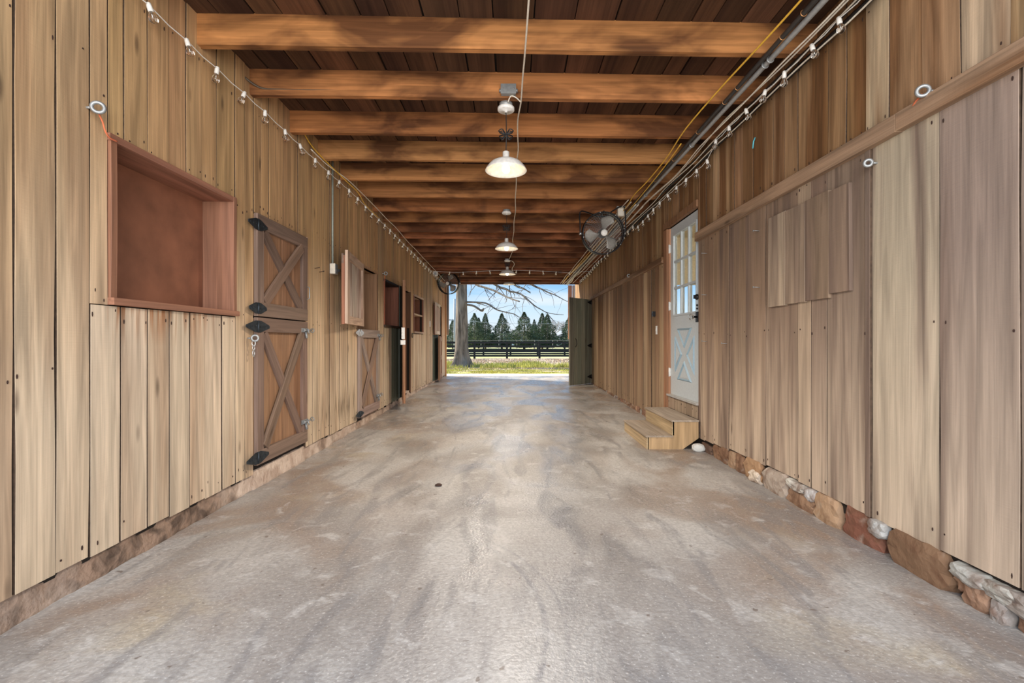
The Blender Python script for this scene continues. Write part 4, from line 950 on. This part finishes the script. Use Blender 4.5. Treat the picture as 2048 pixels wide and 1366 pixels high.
mb = MB(); mb.box(-.05, .05, -.03, .04, -.06, .05); mb.build('box', 'white_plastic', t)
mb = MB(); mb.box(-.03, .03, -.036, -.03, -.035, .03); mb.build('cover_plate', 'galvanised', t)

# ------------------------------------------------------------------ small fittings
def eyebolt(label, side, y, z, r=.026, twine=None, x=None):
    x = side*(WX-.02) if x is None else x
    t = thing('eye_bolt', label, 'eye bolt', (x, y, z)); s = -side
    mb = MB(); mb.tube([(-s*.03, 0, 0), (s*.018, 0, 0)], .006, 8)
    mb.torus(r, .0085, (0, 0, 0), 'y', 18, 8)
    for i, v in enumerate(mb.v[-18*8:]):
        k = len(mb.v)-18*8+i; v = Vector(v); c, sn = math.cos(.55*s), math.sin(.55*s)
        mb.v[k] = (v.x*c - v.y*sn + s*(.018+r), v.x*sn + v.y*c, v.z)
    mb.build('eye', 'galvanised', t)
    return t
eyebolt('galvanised eye bolt above left corner of large feed opening', -1, 2.11, 2.215, .023)
eyebolt('galvanised eye bolt just above the rail on near right wall', 1, 2.125, 2.30, .023)
eyebolt('galvanised eye bolt below rail on pale board of right wall', 1, 2.46, 2.095, .017)
eyebolt('small eye bolt above black-trimmed opening on left wall', -1, 6.92, 2.165, .023)
eyebolt('small eye bolt on the far right wall rail', 1, 7.5, 2.215, .022)
eyebolt('eye bolt holding a snap clip beside near cross-braced door', -1, 3.40, 1.155, .022)
cable('twine', 'frayed orange twine from left eye bolt to the feed opening', [(-1.93, 2.12, 2.20), (-1.935, 2.15, 2.17), (-1.94, 2.17, 2.135), (-1.945, 2.20, 2.115), (-1.945, 2.24, 2.115)], .004, 'orange_twine', 'twine')
cable('twine', 'short orange twine hanging from eye bolt above the right rail', [(1.925, 2.135, 2.29), (1.925, 2.17, 2.275), (1.935, 2.20, 2.262), (1.94, 2.23, 2.25)], .0045, 'orange_twine', 'twine')
cable('twine', 'short orange twine under far eye bolt on left wall', [(-1.94, 6.95, 2.15), (-1.95, 6.97, 2.10), (-1.955, 7.0, 2.06)], .004, 'orange_twine', 'twine')
t = thing('snap_clip', 'silver snap clip hanging from eye bolt beside near lower stall door', 'snap clip', (-1.93, 3.40, 1.128))
for i in range(2):
    mb = MB(); mb.lathe([(.013+.0035*math.cos(a), .0035*math.sin(a)) for a in [2*PI*k/6 for k in range(6)]], n=14, axis='x' if i else 'y', closed=True)
    mb.v = [(v[0], v[1], v[2]*1.7 - .012 - .034*i) for v in mb.v]; mb.build('link', 'aluminium', t)
mb = MB(); mb.lathe([(.012+.004*math.cos(a), .004*math.sin(a)) for a in [2*PI*k/6 for k in range(6)]], n=16, axis='x', closed=True)
mb.v = [(v[0], v[1], v[2]*2.0 - .085) for v in mb.v]; mb.build('snap_hook', 'aluminium', t)
# outlet box with conduit on left wall
t = thing('outlet_box', 'grey outlet box at foot of a vertical conduit on left wall', 'outlet box', (-1.97, 4.96, 1.92))
mb = MB(); mb.box(0, .055, -.037, .037, -.055, .055); mb.build('box', 'white_cable', t)
mb = MB(); mb.box(.055, .06, -.035, .035, -.052, .052); mb.build('cover_plate', 'galvanised', t)
mb = MB(); mb.box(.06, .09, .008, .03, -.03, .0); mb.build('plug', 'black_metal', t)
cable('wall_conduit', 'greenish grey vertical conduit rising from outlet box on left wall', [(-1.955, 4.96, 1.97), (-1.955, 4.96, 2.5), (-1.955, 4.96, 3.1)], .0105, 'green_grey_pipe', 'conduit', 0, 8)
def plate(name, label, side, y, z, w_, h, d, mat, cat):
    t = thing(name, label, cat, (side*(WX-.008), y, z))
    mb = MB(); xs_ = sorted((0, -side*d)); mb.box(xs_[0], xs_[1], -w_/2, w_/2, -h/2, h/2); mb.build('body', mat, t)
    mb = MB(); xs_ = sorted((-side*d, -side*(d+.006))); mb.box(xs_[0], xs_[1], -w_*.18, w_*.18, -h*.12, h*.12); mb.build('switch', mat, t)
    return t
plate('light_switch', 'white light switch plate low on the boards left of entry door', 1, 6.2, 1.285, .05, .115, .008, 'white_plastic', 'switch')
t = plate('wall_sensor', 'small black sensor box above white switch near entry door', 1, 6.28, 1.51, .055, .07, .035, 'black_metal', 'sensor')
plate('light_switch', 'white switch plate on the left wall past the shelf cubby', -1, 10.9, 1.55, .05, .14, .012, 'white_plastic', 'switch')
for (y, z, lab) in ((3.62, 2.01, 'upper nail sticking out left of the boarded window'), (3.62, 1.56, 'lower nail sticking out left of the boarded window'), (4.6, 2.02, 'nail jutting from the boards just below rail end near door'), (4.6, 1.60, 'nail jutting out at handle height beside entry door'), (4.6, 1.13, 'bent nail beside the entry door level with its cross panel'), (4.17, 1.11, 'nail sticking out of the boards right of entry door')):
    tag((lambda m_: (m_.tube([(WX-.0, y, z), (WX-.055, y+.01, z+.004)], .0032, 6), m_.lathe([(.008, WX-.055), (.008, WX-.058)], (0, y+.01, z+.004), 8, 'x'), m_)[2])(MB()).build('bent_nail', 'galvanised'), lab, 'nail')
for (y, z, lab) in ((4.66, 1.84, 'rusty nail jutting from left wall near the vertical conduit'), (4.55, 1.86, 'rusty nail beside the near upper stall door')):
    tag((lambda m_: (m_.tube([(-WX, y, z), (-WX+.05, y+.005, z+.01)], .0035, 6), m_.lathe([(.007, -WX+.05), (.007, -WX+.053)], (0, y+.005, z+.01), 8, 'x'), m_)[2])(MB()).build('bent_nail', 'rust'), lab, 'nail')
mb = MB(); mb.tube([(0, 0, .03), (-.01, .005, 0), (-.008, .02, -.05)], .006, 5); tag(mb.build('plastic_scrap', 'teal_scrap', None, (1.955, 3.66, 2.74)), 'scrap of teal plastic caught on the upper right wall', 'scrap')
mb = MB(); mb.torus(.045, .006, (0, 0, 0), 'x', 16, 6); o = mb.build('ring_pull', 'black_metal', None, (-1.955, 8.93, 1.25)); tag(o, 'iron pull ring beside the narrow open doorway', 'ring')

# ------------------------------------------------------------------ outside
# four-rail fences
def fence(label, y, x0, xs_, ztop, zb, bw, step, group=None):
    t = thing('paddock_fence', label, 'fence', (0, y, 0))
    me = None
    for x in xs_:
        mb = MB(); mb.box(-.075, .075, -.05, .05, zb-.1, ztop+.02)
        if me is None: me = mb.mesh('post', 'fence_black')
        link('post', me, None, t, (x, 0, 0))
    H = ztop-zb
    rails = []
    for k, f in enumerate((.93, .70, .44, .17)):
        for a, b_ in zip(xs_[:-1:2], xs_[2::2]):
            mb = MB(); mb.box(a, b_-.01, -.085, -.055, zb+H*f-bw/2, zb+H*f+bw/2); mb.build('rail', 'fence_black', t)
    return t
fence('black four-rail paddock fence, the nearer of the two', 33.6, 0, [-.37+2.4*k for k in range(-10, 11)], 1.14, -.14, .135, 2.4)
fence('second black four-rail fence just behind the first', 40.4, 0, [-.13+2.4*k for k in range(-12, 13)], 1.10, -.16, .13, 2.4)
t = thing('wire_fence', 'low grey wire fence across the field before the evergreens', 'fence', (0, 66, 0))
pm = None
for k in range(-14, 15):
    mb = MB(); mb.box(-.05, .05, -.05, .05, -.2, 1.35)
    pm = pm or mb.mesh('post', 'bare_twigs'); link('post', pm, None, t, (k*2.6+.7, 0, 0))
for z in (.5, .9, 1.28): mb = MB(); mb.box(-36, 36, -.015, .015, z-.025, z+.025); mb.build('wire', 'bare_twigs', t)
mb = MB(); mb.box(-60, 60, 54, 58, -.16, -.05); tag(mb.build('road', 'far_roof'), 'grey road strip crossing behind the fences', 'road', kind='structure')
# big tree
TX, TY = -2.49, 22.4
tr = thing('shade_tree', 'large leafless tree with thick grey trunk standing left in far opening', 'tree', (TX, TY, -.12))
mb = MB(); n = 28; prof = [(0, .62), (.12, .52), (.3, .44), (.55, .375), (.9, .335), (1.4, .31), (2.2, .29), (3.2, .27), (4.2, .262), (5.5, .27), (7, .24)]
vs = []
for (z, r) in prof:
    for k in range(n):
        a = 2*PI*k/n; fl = max(0, 1-z/.9)
        rr = r*(1 + .30*fl*math.sin(a*5+1) + .05*math.sin(a*7+z) + .04*noise.noise(Vector((math.cos(a)*2, math.sin(a)*2, z))))
        vs.append((rr*math.cos(a)+.02*z*0+.03*(z/7), rr*math.sin(a), z-.1))
mb.add(vs, [(i*n+k, i*n+(k+1) % n, (i+1)*n+(k+1) % n, (i+1)*n+k) for i in range(len(prof)-1) for k in range(n)] + [tuple((len(prof)-1)*n+k for k in range(n))], True)
mb.build('trunk', 'bark', tr)
S8 = .16833
def bp_(cx_, cy_, y):  # a spot on the branch at distance y
    px, py = 880+cx_*S8, 560+cy_*S8
    return Vector(((px-1024)*y/910 - TX, y-TY, CH+(683-py)*y/910 + .12))
def branch(pp, ya, yb, r0, r1, twigs=6, par=tr):
    n_ = len(pp); P_ = [bp_(a, b_, ya+(yb-ya)*i/(n_-1)) for i, (a, b_) in enumerate(pp)]
    Q = catmull(P_, 4); m_ = len(Q); mb = MB()
    mb.tube(Q, [r0+(r1-r0)*i/(m_-1) for i in range(m_)], 6)
    for _ in range(twigs):
        i = R.randrange(2, m_-1); p = Q[i]; d = Vector((R.uniform(-.6, 1), R.uniform(-.5, .5), R.uniform(-1, .5))).normalized(); r = r0+(r1-r0)*i/m_
        pts_ = [p]; 
        for s in range(4): d = (d+Vector((R.uniform(-.4, .4), R.uniform(-.3, .3), R.uniform(-.4, .3)))).normalized(); pts_.append(pts_[-1]+d*R.uniform(.12, .28))
        mb.tube(pts_, [max(.006, r*.35)*(1-.15*j) for j in range(5)], 4)
    return mb.build('branch', 'bark', par)
branch([(265, -260), (350, -60), (430, 50), (520, 85), (640, 125), (760, 185), (850, 225), (945, 255)], 22.3, 19.5, .07, .028, 6)
branch([(270, -300), (450, -80), (650, 50), (720, 90), (790, 110), (830, 135), (930, 155), (1000, 195), (1060, 250), (1130, 310), (1200, 350), (1265, 385), (1360, 405), (1470, 412)], 22.4, 20, .075, .010, 16)
branch([(1265, 385), (1310, 440), (1380, 510)], 20.3, 20, .02, .007, 4)
branch([(300, 262), (335, 262), (440, 265), (540, 275), (600, 305), (680, 355), (790, 385), (880, 405), (950, 445), (1050, 450)], 22.4, 20.5, .055, .012, 9)
branch([(300, 290), (335, 296), (400, 308), (450, 338), (500, 368), (518, 340)], 22.4, 22.0, .06, .045, 1)
branch([(440, 275), (500, 290), (575, 318)], 22, 21.8, .03, .012, 2)
branch([(270, -400), (700, -90), (890, 60), (950, 90), (1000, 105), (1075, 155)], 22.4, 21, .07, .025, 3)
branch([(270, -480), (800, -120), (1100, 60), (1200, 105), (1290, 150), (1370, 180), (1480, 240), (1540, 265)], 22.4, 21, .07, .008, 9)
branch([(825, -60), (825, 60), (830, 130), (845, 190), (870, 260), (885, 315)], 21, 20.5, .03, .010, 6)
branch([(870, 150), (885, 180), (888, 215)], 20.6, 20.5, .02, .012, 1)
branch([(530, 100), (550, 150), (570, 190), (600, 250)], 21.8, 21.6, .018, .006, 3)
branch([(520, 90), (570, 150), (620, 170)], 21.8, 21.6, .016, .006, 1)
branch([(1090, 60), (1030, 70), (1075, 108)], 21.5, 21.5, .012, .008, 1)
branch([(885, 315), (850, 350), (780, 380)], 20.5, 20.6, .014, .006, 4)
# evergreens
def cedar_mesh(seed, H, W, ntri=9000):
    rr = random.Random(seed); mb = MB(); vs = []; fs = []
    lobes = [(rr.uniform(0, 2*PI), rr.uniform(.1, .8), rr.uniform(.10, .25)) for _ in range(34)]
    for i in range(ntri):
        z = rr.random()**1.35
        env = (1-z)**.80*(.92+.08*math.sin(z*21+seed)) * min(1, .6+z*3.5) + .012
        a = rr.uniform(0, 2*PI); r = env*(1 - rr.random()**2.2*.75)
        for (la, lz, lw) in lobes:
            if abs(z-lz) < .07 and math.cos(a-la) > .6: r *= 1+lw
        c = Vector((math.cos(a)*r*W/2, math.sin(a)*r*W/2, .25+z*(H-.25))); s = rr.uniform(.08, .20)*(1.1-.5*z)
        dv = Vector((math.cos(a), math.sin(a), rr.uniform(.1, 1.1))).normalized()*s*1.5; sd_ = Vector((rr.uniform(-1, 1), rr.uniform(-1, 1), rr.uniform(-1, 1))).normalized()*s*.5
        k = len(vs); vs += [tuple(c-sd_), tuple(c+sd_), tuple(c+dv)]; fs.append((k, k+1, k+2))
    mb.add(vs, fs); return mb.mesh('foliage', 'cedar')
cm = [cedar_mesh(s, 1, 1) if False else cedar_mesh(s, 6.3, 3.4) for s in (3, 8, 14)]
tk = MB(); tk.tube([(0, 0, -.2), (0, 0, 3), (0, 0, 5.5)], [.18, .12, .03], 7); tk_me = tk.mesh('trunk', 'bark')
for i, (cx_, top, wcp, y, kx, lab) in enumerate((
        (410, 395, 190, 78, 0, 'dark evergreen just right of the big tree trunk'), (540, 398, 170, 80, 1, 'slender dark evergreen, second right of the big trunk'),
        (735, 400, 200, 79, 2, 'evergreen standing apart in the middle of the row'), (1000, 383, 240, 76, 0, 'broad evergreen right of centre with a pale bare gap on its left'),
        (1215, 395, 180, 79, 1, 'evergreen merging with its right-hand neighbour beyond the fence'), (1275, 410, 200, 77, 2, 'dense evergreen, darkest of the merged pair'),
        (1540, 425, 200, 78, 0, 'evergreen partly hidden behind the open green door'), (1120, 470, 120, 82, 1, 'low evergreen filling in between two taller ones'), (150, 470, 120, 80, 2, 'small evergreen glimpsed left of the big trunk'), (460, 450, 150, 84, 2, 'short evergreen tucked between the first two in the row'))):
    px = 880+cx_*S8; X = (px-1024)*y/910; Hh = (683-(560+top*S8))*y/910 + CH + .15; Wd = wcp*S8*y/910*1.28
    t = thing('evergreen_tree', lab, 'tree', (X, y, -.15), R.uniform(0, 6), 'evergreens beyond the fence')
    t.scale = (Wd/3.4, Wd/3.4, Hh/6.3)
    link('foliage', cm[kx], None, t); link('trunk', tk_me, None, t)
# bare trees behind
def bare_mesh(seed):
    rr = random.Random(seed); mb = MB()
    def rec(p, d, Lh, r, dep):
        q = p + d*Lh; mb.tube([p, q], [r, r*.7], 3, caps=False)
        if dep == 0: return
        for _ in range(rr.choice((2, 3, 3))):
            nd = (d + Vector((rr.uniform(-.75, .75), rr.uniform(-.75, .75), rr.uniform(-.15, .45)))).normalized()
            rec(p + d*Lh*rr.uniform(.6, 1), nd, Lh*rr.uniform(.6, .8), r*.62, dep-1)
    rec(Vector((0, 0, 0)), Vector((0, 0, 1)), 2.3, .13, 6); return mb.mesh('branches', 'bare_twigs')
bmn = [bare_mesh(s) for s in (2, 5, 9)]
for i in range(26):
    y = R.uniform(95, 135); px = 890 + 270*(i+.5)/26 + R.uniform(-4, 4)
    t = link('bare_tree', bmn[i % 3], None, None, ((px-1024)*y/910, y, -.15), (0, 0, R.uniform(0, 6))); s = R.uniform(.85, 1.35)*y/115*.80; t.scale = (s, s, s)
    tag(t, 'hazy grey leafless tree in the woods behind the evergreens', 'tree', 'leafless trees behind the evergreens')
mb = MB(); nn_ = 160; vs = []
for i in range(nn_):
    x = -110+220*i/(nn_-1); h = 3.4+1.6*noise.noise(Vector((x*.12, 0, 0)))+.9*noise.noise(Vector((x*.9, 3, 0)))
    vs += [(x, 150, -1), (x, 150, h), (x, 162, h*.9), (x, 162, -1)]
mb.add(vs, [(i*4+k, i*4+k+1, (i+1)*4+k+1, (i+1)*4+k) for i in range(nn_-1) for k in range(3)])
tag(mb.build('distant_woods', 'far_woods'), 'low grey-brown line of distant woods along the horizon', 'woods', kind='structure')
for (cx_, y, w_, h, lab) in ((1440, 125, 3.2, 2.4, 'small white building in the distance at the right'), (880, 140, 5, 2.2, 'pale distant building glimpsed between evergreens'), (130, 120, 3, 3, 'small distant shed left of the big trunk')):
    px = 880+cx_*S8; t = thing('distant_house', lab, 'building', ((px-1024)*y/910, y, -.2))
    mb = MB(); mb.box(-w_/2, w_/2, -2, 2, 0, h); mb.build('walls', 'far_white', t)
    mb = MB(); mb.prism([(-w_/2-.3, h), (w_/2+.3, h), (0, h+1.1)], -2.2, 2.2, 'xz'); mb.build('roof', 'far_roof', t)
    for xx in (-w_*.25, w_*.25): mb = MB(); mb.box(xx-.35, xx+.35, -2.04, -1.98, h*.35, h*.75); mb.build('window', 'gap', t)
# utility pole and line
t = thing('utility_pole', 'thin grey utility pole left of the big tree trunk', 'utility pole', (-7.55, 60, -.15))
mb = MB(); mb.tube([(0, 0, 0), (0, 0, 6.9)], [.17, .12], 8); mb.build('pole', 'pole_grey', t)
mb = MB(); mb.box(-.9, .9, -.06, .06, 4.05, 4.17); mb.build('crossarm', 'pole_grey', t)
cable('power_line', 'faint overhead power line crossing above the evergreens', [(-8.4, 60, 4.05), (0, 66, 3.7), (14, 74, 4.1), (30, 84, 4.6)], .018, 'pole_grey', 'power line', 6, 4)
# grass blades
def blades(name, label, n_, yr, cond, mat, hmin, hmax, cat, w_=.012):
    rr = random.Random(hash(name) % 1000 if False else len(name)*7); vs, fs = [], []
    while len(fs) < n_:
        y = rr.uniform(*yr); x = rr.uniform(-y*.2-.2, y*.2+.2)
        if not cond(x, y, rr): continue
        z = .05 - .2*min(1, (y-14.6)/8)
        if 15 < y < 60: z += .09*noise.noise(Vector((x*.5, y*.5, 0)))
        if 24 < y < 33: z += .10*(1-abs(y-28.5)/4.5)
        h = rr.uniform(hmin, hmax); a = rr.uniform(0, PI); k = len(vs); dx, dy = math.cos(a)*w_, math.sin(a)*w_
        vs += [(x-dx, y-dy, z-.02), (x+dx, y+dy, z-.02), (x+rr.uniform(-.05, .05), y+rr.uniform(-.05, .05), z+h)]; fs.append((k, k+1, k+2))
    mb = MB(); mb.add(vs, fs); o = mb.build(name, mat); return tag(o, label, cat, kind='stuff')
clump = lambda x, y, rr: noise.noise(Vector((x*.9, y*1.5, 5))) + rr.uniform(-.25, .25) > -.05
blades('grass', 'short sunlit green grass growing just outside far opening', 22000, (14.75, 20.5), clump, 'grass_blades', .02, .06, 'grass')
blades('dry_leaves', 'dry leaf litter and straw on the ground before the fence', 12000, (19.5, 32), lambda x, y, rr: True, 'leaf_litter', .02, .07, 'leaves', .04)
blades('weeds', 'low green and olive weeds in leaf litter around the tree', 9000, (20.5, 25), lambda x, y, rr: noise.noise(Vector((x*.7, y*.9, 9))) > .05, 'grass_blades', .08, .28, 'weeds', .02)
